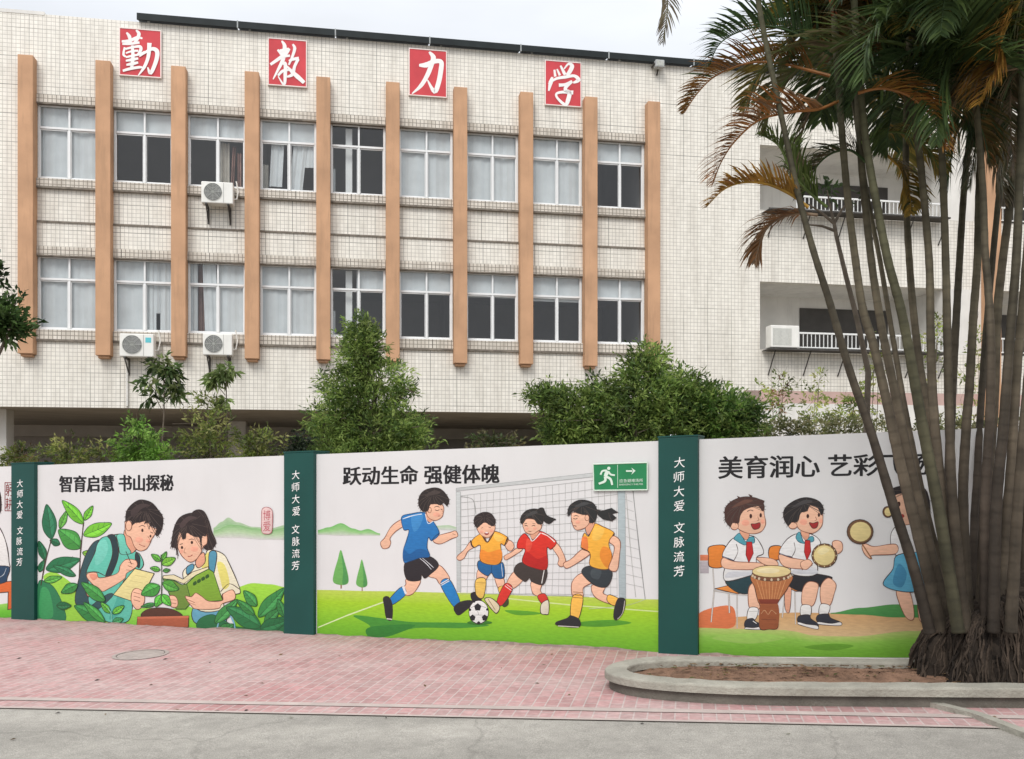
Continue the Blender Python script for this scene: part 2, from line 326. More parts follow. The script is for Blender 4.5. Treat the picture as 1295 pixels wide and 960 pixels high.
fw.box(0, XR1, 0, T, 10.20, ROOF)                          # parapet band over the windows
fw.box(0, XR1, 0, T, 6.68, 7.47); fw.box(0, XR1, .035, T, 7.47, 8.27)    # spandrel, upper half set back
fw.box(0, XR1, 0, T, 3.16, 4.73)
for i in range(10):
    for z0, z1 in ((8.27, 10.20), (4.73, 6.68)): fw.box(i*BAY-.16, i*BAY+.16, .06, T, z0, z1)
fw.box(XR1, XLOG, 0, T, 3.16, ROOF)
fw.box(XLOG, XEND, 0, T, 10.35, ROOF)                      # over the loggias
fw.box(XLOG, XEND, 0, T, 6.72, 8.62)
fw.box(XLOG, XEND, 0, T, 3.83, 4.92)
fw.build('facade_wall', M['tile'], bld)
# raised parapet end on the left
slab(XL, .33, -.01, .5, ROOF-.02, ROOF+.06).build('parapet_cap', M['render'], bld)
slab(.33, XEND, .03, .5, ROOF, ROOF+.02).build('parapet_cap', M['render'], bld)
for i in range(9):                                         # thin projecting sills, grimy dark strips painted as shadow lines under edges, and lintel soldier courses between the piers
    a, b = i*BAY+.168, (i+1)*BAY-.168
    for nm_, mt, boxes in (('window_ledge', 'sill', ((-.05, T-.01, 8.27, 8.45), (-.05, T-.01, 4.73, 4.95))), ('drip_shadow_course', 'ledge', ((-.03, .03, 7.435, 7.475),)),
                           ('lintel_edge', 'sill', ((-.03, .02, 10.205, 10.40), (-.03, .02, 6.685, 6.88))), ('shadow_strip', 'ledge', ((-.055, -.002, 8.222, 8.267), (-.055, -.002, 4.682, 4.727), (-.034, .06, 10.172, 10.202), (-.034, .06, 6.652, 6.682)))):
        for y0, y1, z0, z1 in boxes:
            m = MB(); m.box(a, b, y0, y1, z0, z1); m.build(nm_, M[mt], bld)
for i in range(10):
    m = MB(); z0, z1 = 4.36 + random.uniform(-.01, .02), 11.18
    m.box(i*BAY-.165, i*BAY+.165, -.26, .055, z0, z1); m.box(i*BAY-.12, i*BAY+.12, -.2, .05, z0-.06, z0)
    m.build('pier', M['pier'], bld, bevel=.012)
# body of the building
m = MB()
m.box(XL, XEND, .5, 12, ROOF-.35, ROOF-.02)               # roof slab
m.box(XL, XEND, 11.6, 12, 3.2, ROOF-.35); m.box(XL, XL+.25, T, 11.6, 3.2, ROOF-.35); m.box(XEND-.25, XEND, T, 11.6, 3.2, ROOF-.35)
m.box(XL+.25, XLOG-.3, T, 11.6, 6.75, 6.95)
m.build('roof_slab', M['render'], bld)
m = MB(); m.box(XL, 17.55, T+.002, 12, 3.162, 3.3); m.box(XL, 17.55, 8.3, 8.7, 2.80, 3.16); m.build('soffit', M['soffit'], bld)
m = MB(); m.box(XL, 17.55, 11.6, 11.9, -.6, 3.16); m.build('undercroft_wall', M['undercroft'], bld)
for s in (-1.05, 4.0, 9.0, 14.0):
    m = MB(); m.box(s-.25, s+.25, .9 if s < 0 else 5.2, 1.4 if s < 0 else 5.7, -.6, 3.16); m.build('column', M['render'], bld)
m = MB(); m.box(17.55, XEND, .0, .3, 3.5, 3.828); m.build('band_course', M['band'], bld)
m = MB(); m.box(17.55, XEND, -.01, .3, -.6, 3.498); m.build('ground_floor_wall', M['render'], bld)
m = MB()                                                  # rooms behind the ribbon windows
m.box(XL+.3, XLOG-.35, 4.4, 4.6, 3.3, 11.8); m.box(XL+.3, XLOG-.35, T+.01, 4.4, 11.2, 11.3); m.box(XL+.3, XLOG-.35, T+.01, 4.4, 6.7, 6.745); m.box(XL+.3, XLOG-.35, T+.01, 4.4, 3.2, 3.3)
for i in (3, 6, 9): m.box(i*BAY-.08, i*BAY+.08, T+.01, 4.4, 3.3, 11.2)
m.box(XLOG-.5, XLOG-.36, T+.01, 4.4, 3.3, 11.2)
m.build('room_wall', M['interior'], bld)

# ---- windows
def sheet(x0, x1, z0, z1, y, wav=.02, n=14, slant=0):
    m = MB(); pts = []
    for i in range(n+1):
        t = i/n; pts.append((x0+(x1-x0)*t, y + wav*math.sin(t*9+x0*5) + wav*.5*math.sin(t*23+x0)))
    for i in range(n):
        (a, ya), (b, yb) = pts[i], pts[i+1]
        m.face([(a, ya, z0), (b, yb, z0), (b+slant, yb, z1), (a+slant, ya, z1)])
    return m
def window(i, z0, z1, kind):
    a, b = i*BAY+.168, (i+1)*BAY-.168; c = (a+b)/2 + .015; zt = z1 - (z1-z0)*.31; y0, y1 = .075, .13; f = .042
    fr = MB()
    fr.box(a, a+f, y0, y1, z0, z1); fr.box(b-f*1.3, b, y0, y1, z0, z1); fr.box(a+f, b-f*1.3, y0, y1, z1-.045, z1); fr.box(a+f, b-f*1.3, y0, y1, z0, z0+f)
    fr.box(c-.024, c+.024, y0-.006, y1, z0+f, zt-.03); fr.box(c-.02, c+.02, y0-.004, y1, zt+.03, z1-.045); fr.box(a+f, b-f*1.3, y0-.008, y1, zt-.024, zt+.024)
    # the sliding sashes' own thin rails
    for (p, q, dy) in ((a+f, c-.03, .012), (c+.03, b-f*1.3, .024)):
        for (u0, u1, v0, v1) in ((p, p+.015, z0+f, zt-.03), (q-.015, q, z0+f, zt-.03), (p+.022, q-.022, z0+f, z0+f+.03), (p+.022, q-.022, zt-.055, zt-.03)):
            fr.box(u0, u1, y0+dy, y0+dy+.022, v0, v1)
    wob = fr.build('window', M['alu'], bld)
    def pane(x0, x1, v0, v1, y):
        m = MB(); m.face([(x0+.004,y,v0+.004),(x1-.004,y,v0+.004),(x1-.004,y,v1-.004),(x0+.004,y,v1-.004)]); m.build('glass_pane', M['glass'], wob)
    pane(a+f, c-.03, z0+f, zt-.03, y0+.02); pane(c+.03, b-f*1.3, z0+f, zt-.03, y0+.034)
    pane(a+f, c-.02, zt+.03, z1-.045, y0+.03); pane(c+.02, b-f*1.3, zt+.03, z1-.045, y0+.03)
    def bl(x0, x1, v0, v1, mt='blind', name='blind', y=.165, wav=.012, slant=0): sheet(x0, x1, v0, v1, y, wav, slant=slant).build(name, M[mt], wob)
    lo, hi = z0+.03, z1-.03
    if kind == 'full': bl(a, c, lo, hi); bl(c+.01, b, lo, hi, y=.18)
    elif kind == 'top': bl(a, b, zt-.02 - random.uniform(0, .12), hi)
    elif kind == 'curtains':
        bl(a, c, zt-.03, hi); bl(c+.02, b, zt-.03, hi, y=.18); bl(c+.03, c+.24, lo, zt-.03, 'curtain2', 'curtain', .3, .03); bl(c+.26, c+.34, lo, zt-.1, 'curtain', 'curtain', .33, .03, .05)
        bl(c+.42, b-.12, lo, zt-.25, 'curtain', 'curtain', .33, .03)
    elif kind == 'gappy':
        bl(a, b, zt-.02, hi); bl(a+.2, a+.5, lo+.12, zt, y=.19, slant=.05); bl(c-.02, c+.30, lo, zt, y=.18, slant=.12); bl(c+.28, b, zt-.55, zt, y=.18)
        bl(a+.0, a+.17, lo, zt-.5, 'curtain2', 'curtain', .3, .02)
    elif kind == 'slit':
        bl(a, c, lo, hi); bl(c+.01, c+.24, lo, hi, y=.18); bl(c+.33, b, lo, hi, y=.18); bl(c+.23, c+.34, lo+.45, hi, y=.182)
    elif kind == 'browngap':
        bl(a, a+.20, lo, hi); bl(a+.37, c, lo, hi, slant=-.06); bl(c+.01, b, lo, hi, y=.18); bl(a+.2, a+.33, lo, hi, 'curtain', 'curtain', .32, .03)
    elif kind == 'post':
        bl(c-.32, c-.16, lo, hi, 'alu', 'blind', .30, .0); bl(a, a+.11, lo, zt-.5, 'blind', 'blind', .3, .01); bl(c-.05, b, zt, hi, y=.20) if z0 < 6 else None
    return wob
up = ['full', 'top', 'curtains', 'gappy', 'post', 'full', 'full', 'full', 'top']
dn = ['full', 'slit', 'browngap', 'full', 'post', 'top', 'top', 'top', 'top']
for i in range(9): window(i, 8.455, 10.20, up[i]); window(i, 4.955, 6.68, dn[i])

# ---- loggias on the right
def loggia(x0, x1, z0, z1, d=1.9):
    m = MB()
    m.box(x0-.28, x0, T, d, z0, z1); m.box(x1, x1+.28, T, d, z0, z1)          # jambs
    m.box(x0-.28, x1+.28, d, d+.2, z0, z1); m.box(x0-.28, x1+.28, T, d+.2, z1, z1+.15); m.box(x0-.28, x1+.28, T, d+.2, z0-.2, z0)
    m.build('loggia_wall', M['render'], bld)
    e_ = (lambda px: bt(px, 400, -d)[0]) if x0 < 20 else (lambda px: x0+(px-961)/45)
    for a, b, h0, h1 in ((e_(1011), e_(1122), z0+.02, z1-.30), (e_(1180), e_(1197), z0+.02, z1-.45)):
        n = MB(); n.box(a, b, d-.03, d-.004, h0, h1); n.build('room_opening', M['dark'], bld)
def railing(x0, x1, z0, z1):
    m = MB(); m.box(x0, x1, -.06, -.02, z1-.045, z1); m.box(x0, x1, -.055, -.025, z0, z0+.03)
    s = x0 + .03; k = 0
    while s < x1:
        wdt = .018 if k % 9 else .03
        m.box(s-wdt/2, s+wdt/2, -.05, -.03, z0+.03, z1-.045); s += .118; k += 1
    m.build('railing', M['rail'], bld)
loggia(XLOG, 23.4, 8.62, 10.35); loggia(XLOG, 23.4, 4.92, 6.72)
loggia(25.05, 32.5, 8.62, 10.35); loggia(25.05, 32.5, 4.92, 6.72)
for z0, z1 in ((8.62, 10.35), (4.92, 6.72)):
    for a, b in ((23.4, 25.05), (32.5, XEND)): m = MB(); m.box(a, b, 0, T, z0, z1); m.build('end_wall', M['render'], bld)
railing(19.0, 23.4, 8.66, 9.05); railing(25.05, 32.5, 8.66, 9.05)
railing(18.95, 23.4, 4.98, 5.40); railing(25.05, 32.5, 4.98, 5.40)
m = MB(); m.box(24.55, 24.98, -.27, -.003, 2.9, 11.2); m.build('pier', M['pier'], bld, bevel=.012)
for zz in (8.52, 4.86):                                   # plant shelf on slanting brackets below the railing
    m = MB(); x1 = 23.3
    m.box(18.05, x1, -.42, -.02, zz, zz+.02); m.box(18.05, x1, -.45, -.42, zz, zz+.04)
    s = 18.25
    while s < x1:
        m.tube([(s, -.40, zz), (s-.02, -.012, zz-.62)], .017, 5); s += 1.0
    m.build('plant_shelf', M['steel'], bld)
# drain pipe on the blank wall, cables
m = MB(); m.tube([(0.48+BAY*1, -.03, 4.6), (0.48+BAY, -.03, 3.2)], .03, 8); m.build('drain_pipe', M['render'], bld)

# ---- roof-edge solar panels: one array of dark panels tilted along the parapet
sol = empty('solar_array', BO + Vector((0, 0, ROOF)), BA, 'long row of dark solar panels along the roof edge', 'solar panel')
s, k = 2.38, 0
while s < XEND:
    L_ = 2.28; m = MB()
    m.face([(s, -.10, .03), (s+L_-.02, -.10, .03), (s+L_-.02, 1.6, .34), (s, 1.6, .34)])
    b = MB(); b.box(s, s+L_-.02, -.14, -.10, .0, .155)
    ob = b.build('panel', M['solar'], sol); m.build('panel_glass', M['solar'], ob)
    j = MB(); j.box(s+L_-.02, s+L_+.01, -.145, -.10, -.005, .17); j.build('panel_clamp', M['solarj'], ob)
    s += L_ + .01; k += 1
m = MB()
for s in np.arange(2.6, XEND, 2.3): m.box(s, s+.05, 1.0, 1.05, 0, .22); m.box(s, s+.05, -.06, -.02, -.0, .03)
m.build('support_post', M['solarj'], sol)

# ---- red character plaques
def densify(pts, closed, n=7):
    P = [Vector(p) for p in pts]; out = []; N_ = len(P)
    rng = range(N_) if closed else range(N_-1)
    for i in rng:
        p0 = P[(i-1) % N_] if (closed or i > 0) else P[i]; p1 = P[i]; p2 = P[(i+1) % N_]; p3 = P[(i+2) % N_] if (closed or i+2 < N_) else p2
        for k in range(n):
            t = k/n
            out.append(.5*((2*p1)+(p2-p0)*t+(2*p0-5*p1+4*p2-p3)*t*t+(3*p1-p0-3*p2+p3)*t*t*t))
    if not closed: out.append(P[-1])
    return out
def ribbon(pts, ws, n=5):
    """2D polyline with a width per point -> list of quads (each 4 2D points)"""
    P = densify([(p[0], p[1], 0) for p in pts], False, n); W = []
    m_ = len(ws)
    for i in range(len(P)):
        t = i/(len(P)-1)*(m_-1); a = min(int(t), m_-2) if m_ > 1 else 0
        W.append(ws[a] + (ws[a+1]-ws[a])*(t-a) if m_ > 1 else ws[0])
    Lp, Rp = [], []
    for i, p in enumerate(P):
        d = (P[min(i+1, len(P)-1)] - P[max(i-1, 0)]); d = d.normalized() if d.length > 1e-9 else Vector((1,0,0)); nn = Vector((-d.y, d.x, 0))
        Lp.append(p + nn*W[i]/2); Rp.append(p - nn*W[i]/2)
    return [(Lp[i], Rp[i], Rp[i+1], Lp[i+1]) for i in range(len(P)-1)]
def plaque(corner_px, crop, strokes, label):
    """red board with brushed white strokes; strokes drawn in the crop's coordinates"""
    ox, oy, sc = crop
    (x0, y0), (x1, y1) = corner_px
    s0, z1 = bt(x0, y0, .05); s1, z0 = bt(x1, y1, .05)
    root = empty('character_plaque', BO, BA, label, 'sign', 'red character plaques on the parapet')
    slab(s0, s1, -.06, -.004, z0, z1).build('board', M['red'], root)
    fr = MB(); f = .022
    fr.box(s0-f, s0, -.07, -.004, z0-f, z1+f); fr.box(s1, s1+f, -.07, -.004, z0-f, z1+f); fr.box(s0, s1, -.07, -.004, z1, z1+f); fr.box(s0, s1, -.07, -.004, z0-f, z0)
    fr.build('board_rim', M['rim'], root)
    m = MB(); q = 0
    for pts, ws in strokes:
        y = -.0625 - .0012*q; q += 1
        for quad in ribbon(pts, ws):
            fc = []
            for p in quad:
                s_, z_ = bt(ox + p.x/sc, oy + p.y/sc, .06); fc.append((s_, y, z_))
            m.face(fc[::-1])
    m.build('brushed_character', M['white'], root)
C1 = (145, 30, 867/65)
plaque(((152, 36), (203, 98)), C1, [
    ([(120,300),(250,290),(380,235),(470,250)], [40,55,50,25]), ([(200,150),(250,220),(270,330)], [25,60,40]), ([(360,110),(410,170),(380,260),(330,330)], [25,60,60,40]),
    ([(130,345),(260,340),(420,320)], [30,45,40]), ([(170,400),(150,520),(190,560)], [30,40,30]), ([(180,430),(330,395),(430,390),(440,450),(380,540)], [35,40,50,55,30]), ([(190,500),(300,465),(400,460)], [25,36,36]),
    ([(190,570),(300,545),(420,520),(510,470)], [30,40,36,22]), ([(300,370),(310,560),(290,740)], [45,60,55]), ([(190,630),(300,610),(400,590)], [30,55,36]), ([(200,700),(300,680),(400,660)], [30,60,36]), ([(140,800),(260,765),(420,740),(480,745)], [40,50,45,20]),
    ([(400,880),(500,740),(570,560),(590,330)], [14,55,60,75]), ([(420,560),(520,490),(640,430),(720,480),(700,640),(610,840),(560,740)], [20,40,60,75,70,60,20])], 'red plaque reading 勤, first from the left on the parapet')
C2 = (333, 42, 840/63)
plaque(((340, 49), (387, 110)), C2, [
    ([(240,280),(300,340),(340,400)], [30,60,40]), ([(310,130),(360,220),(340,400),(330,480)], [25,65,70,50]), ([(440,260),(380,340),(280,420),(120,530)], [45,70,60,45]), ([(280,300),(430,270)], [50,50]), ([(300,400),(450,380)], [40,40]),
    ([(330,440),(280,560),(165,780)], [50,55,18]), ([(320,520),(370,520),(370,700),(350,870),(250,730)], [40,60,60,40,16]), ([(250,720),(330,640),(460,620)], [40,50,30]),
    ([(495,190),(530,260),(490,400),(430,540)], [30,55,45,30]), ([(430,470),(520,440),(600,430)], [30,50,60]), ([(590,440),(530,560),(490,700),(400,740)], [50,50,60,30]), ([(400,560),(480,650),(580,740),(690,840)], [22,60,75,60])], 'red plaque reading 教, second from the left on the parapet')
C3 = (512, 56, 800/60)
plaque(((518, 62), (564, 123)), C3, [
    ([(410,130),(480,220),(450,340),(380,520),(270,700),(120,835)], [30,85,80,75,65,16]),
    ([(240,355),(360,350),(500,290),(610,300),(610,420),(570,640),(500,800),(380,600)], [40,90,75,75,80,80,75,16])], 'red plaque reading 力, third from the left on the parapet')
C4 = (684, 70, 823/60)
plaque(((690, 77), (734, 135)), C4, [
    ([(235,250),(250,370)], [35,45]), ([(280,240),(330,350)], [26,45]), ([(340,180),(400,300),(420,340)], [30,55,40]), ([(400,240),(480,150),(540,190),(490,300),(440,340)], [18,40,75,70,40]),
    ([(200,380),(170,470),(135,620)], [35,75,24]), ([(130,500),(260,410),(420,380),(580,360),(650,430),(560,480)], [24,45,55,50,75,30]),
    ([(310,520),(420,510),(540,450)], [60,50,40]), ([(540,460),(430,560),(430,620)], [40,60,60]), ([(400,610),(490,650),(470,780),(420,860),(290,750),(270,670),(390,640),(560,650)], [40,75,75,55,40,40,50,70])], 'red plaque reading 学, rightmost on the parapet beside a floodlight')

# ---- air conditioners
def ac(px0, px1, py0, py1, label, sticker=False, loc=None):
    s0, z1 = bt(px0, py0, .35); s1, z0 = bt(px1, py1, .35)
    w_, h_ = s1-s0, z1-z0; d = .30
    root = empty('air_conditioner', BO + Vector((s0*math.cos(BA), s0*math.sin(BA), z0)), BA, label, 'air conditioner', 'outdoor air conditioner units hung on the facade')
    b = MB(); b.box(0, w_, -.42, -.42+d, 0, h_); b.build('casing', M['acw'], root, bevel=.02)
    cx, cz, r = w_*.37, h_*.52, min(h_*.40, w_*.31)
    q = MB()
    dk = [(cx + r*math.cos(a), -.4235, cz + r*math.sin(a)) for a in np.linspace(0, 2*math.pi, 33)[:-1]]; q.face(dk); q.build('fan_recess', M['acg'], root)
    gr = MB()
    for k in range(1, 7):
        rr = r*k/6; gr.tube([(cx + rr*math.cos(a), -.43, cz + rr*math.sin(a)) for a in np.linspace(0, 2*math.pi, 29)], .006, 4, cap=False)
    for k in range(8):
        a = k*math.pi/4; gr.tube([(cx, -.432, cz), (cx + r*math.cos(a), -.432, cz + r*math.sin(a))], .006, 4)
    gr.build('fan_grille', M['acf'], root)
    e = MB(); e.box(w_*.70, w_*.71, -.4225, -.4195, .02, h_-.02); e.build('panel_seam', M['acg'], root)
    if sticker: e = MB(); e.box(w_*.76, w_*.93, -.4235, -.4195, h_*.62, h_*.84); e.build('sticker', M['cyan'], root)
    br = MB()
    for x in (w_*.15, w_*.85):
        br.box(x-.02, x+.02, -.44, -.005, -.045, -.003); br.tube([(x, -.40, -.05), (x, -.02, -.34)], .016, 5); br.box(x-.02, x+.02, -.03, -.005, -.40, -.05)
    br.build('bracket', M['steel'], root)
    p = MB(); p.tube([(w_*.97, -.25, h_*.3), (w_+.06, -.2, h_*.35), (w_+.08, -.06, h_*.8), (w_+.03, -.03, h_+.15)], .018, 6); p.build('pipe', M['render'], root)
    return root
ac(255, 295, 230, 259, 'white air conditioner on the upper floor under the third window')
ac(152, 195, 422, 452, 'white air conditioner with cyan sticker and dark fan on the lower floor', True)
ac(257, 294, 422, 450, 'white air conditioner without sticker on the lower floor above the tall sapling')
s0 = 18.12
root = empty('air_conditioner', BO + Vector((s0*math.cos(BA), s0*math.sin(BA), 4.905)), BA, 'white air conditioner on the plant shelf at the left end of the lower balcony', 'air conditioner', 'outdoor air conditioner units hung on the facade')
b = MB(); b.box(.0, .80, -.40, -.08, .02, .60); b.build('casing', M['acw'], root, bevel=.02)
f = MB()
for k in range(16): f.box(.06+k*.033, .075+k*.033, -.408, -.401, .08, .52)
f.build('coil_fins', M['acf'], root)
f = MB(); f.box(.03, .12, -.38, -.10, 0, .02); f.box(.66, .75, -.38, -.10, 0, .02); f.build('foot', M['steel'], root)

# ---- floodlight on the parapet
s_, z_ = bt(832, 84, .1)
fl = empty('floodlight', BO + Vector((s_*math.cos(BA), s_*math.sin(BA), z_)), BA, 'small grey floodlight fixed to the parapet top right of the plaques', 'lamp')
b = MB(); b.box(-.12, .12, -.28, -.12, -.09, .10); b.build('lamp_housing', M['lamp'], fl, bevel=.02)
b = MB(); b.box(-.09, .09, -.285, -.281, -.06, .07); b.build('lens', M['acf'], fl)
b = MB(); b.box(-.15, -.13, -.25, -.005, -.02, .02); b.box(.13, .15, -.25, -.005, -.02, .02); b.tube([(0, -.1, -.08), (.0, -.02, -.2)], .02, 6); b.build('bracket', M['steel'], fl)
# ---------------------------------------------------------------- painted boundary wall
WALL = empty('mural_wall', (WO.x, WO.y, 0), math.atan2(WD.y, WD.x), 'long white boundary wall with painted murals of school children between dark green pillars', 'wall')
def wpt(px, py):
    """wall-plane coordinates (metres along the wall, height) of a photo position"""
    u = (px - CX) / FPX
    Z = (WO.x*WN.x + WO.y*WN.y) / (u*WN.x + WN.y)
    X = u*Z
    return (X-WO.x)*WD.x + (Z-WO.y)*WD.y, EYE + (HY-py)/FPX*Z
SL = .0263*WD.x                                            # the wall climbs with the ground
base = lambda a: SL*a
WH = 1.90
# local frame: x along the wall, y away from the viewer, z up
def wbox(m, a0, a1, y0, y1, h0, h1):
    b = len(m.v)
    for h in (h0, h1):
        for a, y in ((a0,y0),(a1,y0),(a1,y1),(a0,y1)): m.v.append((a, y, base(a)+h))
    for q in ((3,2,1,0),(4,5,6,7),(0,1,5,4),(1,2,6,5),(2,3,7,6),(3,0,4,7)): m.f.append(tuple(b+i for i in q)); m.c.append(None); m.mi.append(0)
W_ = lambda px: wpt(px, 690)[0]
PIL = [(W_(18.5), W_(47.5)), (W_(362.5), W_(400)), (W_(834), W_(884))]
pitch = PIL[2][0]-PIL[1][0]
PIL = [(PIL[0][0]-pitch, PIL[0][0]-pitch+.36)] + PIL + [(PIL[2][0]+pitch, PIL[2][1]+pitch)]
m = MB(); wbox(m, PIL[0][0]-6, PIL[-1][1]+3, .03, .20, -.3, WH-.012); m.build('wall_core', M['render'], WALL)
panels = []
for i in range(len(PIL)-1):
    m = MB(); wbox(m, PIL[i][1]+.002, PIL[i+1][0]-.002, 0, .028, .012, WH); panels.append(m.build('mural_panel', M['panelw'], WALL))
# worn white strip along the foot of each panel
pillars = []
for i, (a, b) in enumerate(PIL):
    m = MB(); wbox(m, a, b, -.05, .24, -.02, WH+.025); pillars.append(m.build('pillar', M['green'], WALL, bevel=.006))
    m = MB(); wbox(m, a-.004, b+.004, -.054, .244, WH+.026, WH+.04); m.build('pillar_cap', M['green'], pillars[-1])

HAIR = {(46,38,37),(50,41,40),(48,38,36),(54,45,44),(50,43,41),(48,46,44),(46,46,46),(78,52,46),(44,40,40),(46,40,40)}
class Art:
    """flat painted shapes on the wall face, each a hair proud of the one below; drawn in photo-crop coordinates"""
    z = 0
    def __init__(s, ox, oy, sc, sy=None): s.m = MB(); s.cv = (ox, oy, sc, sy or sc)
    def crop(s, ox, oy, sc): s.cv = (ox, oy, sc, sc); return s
    def p(s, q): return wpt(s.cv[0]+q[0]/s.cv[2], s.cv[1]+q[1]/s.cv[3])
    def lay(s): Art.z += 1; return -.0015 - .000015*Art.z
    def poly(s, col, pts, smooth=True, line=1.0, lc=(62,48,44), n=6):
        P = densify([(x, y, 0) for x, y in pts], True, n) if smooth else [Vector((x, y, 0)) for x, y in pts]
        y = s.lay(); Q = [s.p(q) for q in P]
        ar = sum(Q[i][0]*Q[(i+1) % len(Q)][1]-Q[(i+1) % len(Q)][0]*Q[i][1] for i in range(len(Q)))
        if ar < 0: Q = Q[::-1]
        hs = [h for _, h in Q]; lo, hi = min(hs), max(hs); as_ = [q for q, _ in Q]; la, ha = min(as_), max(as_); c0 = RGB(*col, MK)
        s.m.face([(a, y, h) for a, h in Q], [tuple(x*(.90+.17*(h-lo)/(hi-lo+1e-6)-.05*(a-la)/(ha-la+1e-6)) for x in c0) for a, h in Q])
        if col in HAIR and len(pts) > 7:
            cx_, cy_ = sum(q.x for q in P)/len(P), sum(q.y for q in P)/len(P); top = min(q.y for q in P); cy_ = cy_*.45+top*.55
            for k in range(0, len(P), 3):
                q = P[k]; dx, dy = q.x-cx_, q.y-cy_; kk = 1.0 if dy < 0 else 1.08
                s.line(col if k % 2 else (86,74,68), [(cx_+dx*.25, cy_+dy*.2), (cx_+dx*.68-dy*.08, cy_+dy*.6), (cx_+dx*kk, cy_+dy*kk)], .5)
        if line:
            w = line*s.cv[2]; P2 = list(P) + [P[0]]
            y = s.lay()
            s._rib([(q.x, q.y) for q in P2], w, lc, y)
    def _rib(s, pts, w, col, y):
        n_ = len(pts)
        for i in range(n_-1):
            a, b = Vector(pts[i]), Vector(pts[i+1]); d = b-a
            if d.length < 1e-6: continue
            d.normalize(); nn = Vector((-d.y, d.x)); e = d*w*.25
            wv = w*(.75+.4*math.sin(i*.35+pts[0][0])**2)
            q = [a-e+nn*wv/2, a-e-nn*wv/2, b+e-nn*wv/2, b+e+nn*wv/2]
            s.m.face([(A, y-.000003*(i % 3), H) for A, H in (s.p(k) for k in q)], RGB(*col, MK))
    def line(s, col, pts, w=1.0, smooth=True):
        P = densify([(x, y, 0) for x, y in pts], False, 6) if smooth and len(pts) > 2 else [Vector((x, y, 0)) for x, y in pts]
        s._rib([(q.x, q.y) for q in P], w*s.cv[2], col, s.lay())
    def ell(s, col, c, rx, ry=None, line=0, lc=(62,48,44)):
        ry = ry or rx; s.poly(col, [(c[0]+rx*math.cos(t), c[1]+ry*math.sin(t)) for t in np.linspace(0, 2*math.pi, 21)[:-1]], False, line, lc)
    def leaf(s, col, b, t, w, vein=True, lc=(38,74,44), line=.8):
        b, t = Vector(b), Vector(t); d = t-b; nn = Vector((-d.y, d.x)).normalized()*w/2
        pts = [b, b+d*.22+nn*.75, b+d*.48+nn, b+d*.78+nn*.62, t, b+d*.78-nn*.55, b+d*.48-nn*.95, b+d*.22-nn*.8]
        s.poly(col, [tuple(q) for q in pts], True, line, lc)
        hi = tuple(min(255, int(c*1.16)+8) for c in col)
        s.poly(hi, [tuple(b+d*.12+nn*.1), tuple(b+d*.35+nn*.62), tuple(b+d*.7+nn*.45), tuple(b+d*.9+nn*.05)], True, 0)
        if vein:
            s.line(lc, [tuple(b), tuple(b+d*.5+nn*.06), tuple(b+d*.96)], .6)
            for k in (.3, .5, .7):
                s.line(lc, [tuple(b+d*k), tuple(b+d*(k+.12)+nn*.6)], .35); s.line(lc, [tuple(b+d*k), tuple(b+d*(k+.12)-nn*.6)], .35)
    def band(s, top, bot, cols, n=40):
        """painted wash between two curves, its colour running from top to bottom"""
        def ev(c, t):
            for i in range(len(c)-1):
                if c[i][0] <= t <= c[i+1][0] or i == len(c)-2:
                    k = (t-c[i][0])/(c[i+1][0]-c[i][0]); k = k*k*(3-2*k); return c[i][1]+(c[i+1][1]-c[i][1])*k
        x0, x1 = top[0][0], top[-1][0]; y = s.lay(); K = len(cols)-1
        cc = [RGB(*c, MK) for c in cols]
        for i in range(n):
            xa, xb = x0+(x1-x0)*i/n, x0+(x1-x0)*(i+1)/n
            ta, tb, ba, bb = ev(top, xa), ev(top, xb), ev(bot, xa), ev(bot, xb)
            for k in range(K):
                q = [(xa, ta+(ba-ta)*(k+1)/K), (xb, tb+(bb-tb)*(k+1)/K), (xb, tb+(bb-tb)*k/K), (xa, ta+(ba-ta)*k/K)]
                s.m.face([(A, y, H) for A, H in (s.p(z) for z in q)], [cc[k+1], cc[k+1], cc[k], cc[k]])
    def done(s, name, parent, label=None):
        o = s.m.build(name, M['paint'], parent)
        if label: o['label'] = label
        return o
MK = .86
SK, SK2, LN = (238,188,158), (226,164,134), (70,50,44)
# ---- lettering
_tc = {}
def glyphs(txt, off=0.0):
    if (txt, off) not in _tc:
        c = bpy.data.curves.new('t', 'FONT'); c.body = txt; c.offset = off; c.resolution_u = 4
        o = bpy.data.objects.new('t', c); COL.objects.link(o)
        me = bpy.data.meshes.new_from_object(o.evaluated_get(bpy.context.evaluated_depsgraph_get()))
        v = [(q.co.x, q.co.y) for q in me.vertices]; f = [tuple(q.vertices) for q in me.polygons]
        bpy.data.objects.remove(o); bpy.data.curves.remove(c); bpy.data.meshes.remove(me); _tc[(txt, off)] = (v, f)
    return _tc[(txt, off)]
def put_text(m, txt, quad, off=0.0, depth=-.004, fn=None):
    """quad: photo positions TL, TR, BR, BL of the lettering's bounding box"""
    v, f = glyphs(txt, off); xs = [a for a, _ in v]; ys = [b for _, b in v]; x0, x1, y0, y1 = min(xs), max(xs), min(ys), max(ys)
    TL, TR, BR, BL = quad; b = len(m.v)
    for x, y in v:
        s, t = (x-x0)/(x1-x0), (y1-y)/(y1-y0)
        px = (TL[0]*(1-s)+TR[0]*s)*(1-t)+(BL[0]*(1-s)+BR[0]*s)*t; py = (TL[1]*(1-s)+TR[1]*s)*(1-t)+(BL[1]*(1-s)+BR[1]*s)*t
        A, H = (fn or wpt)(px, py); m.v.append((A, depth, H))
    for q in f: m.f.append(tuple(b+i for i in q)); m.c.append(None); m.mi.append(0)
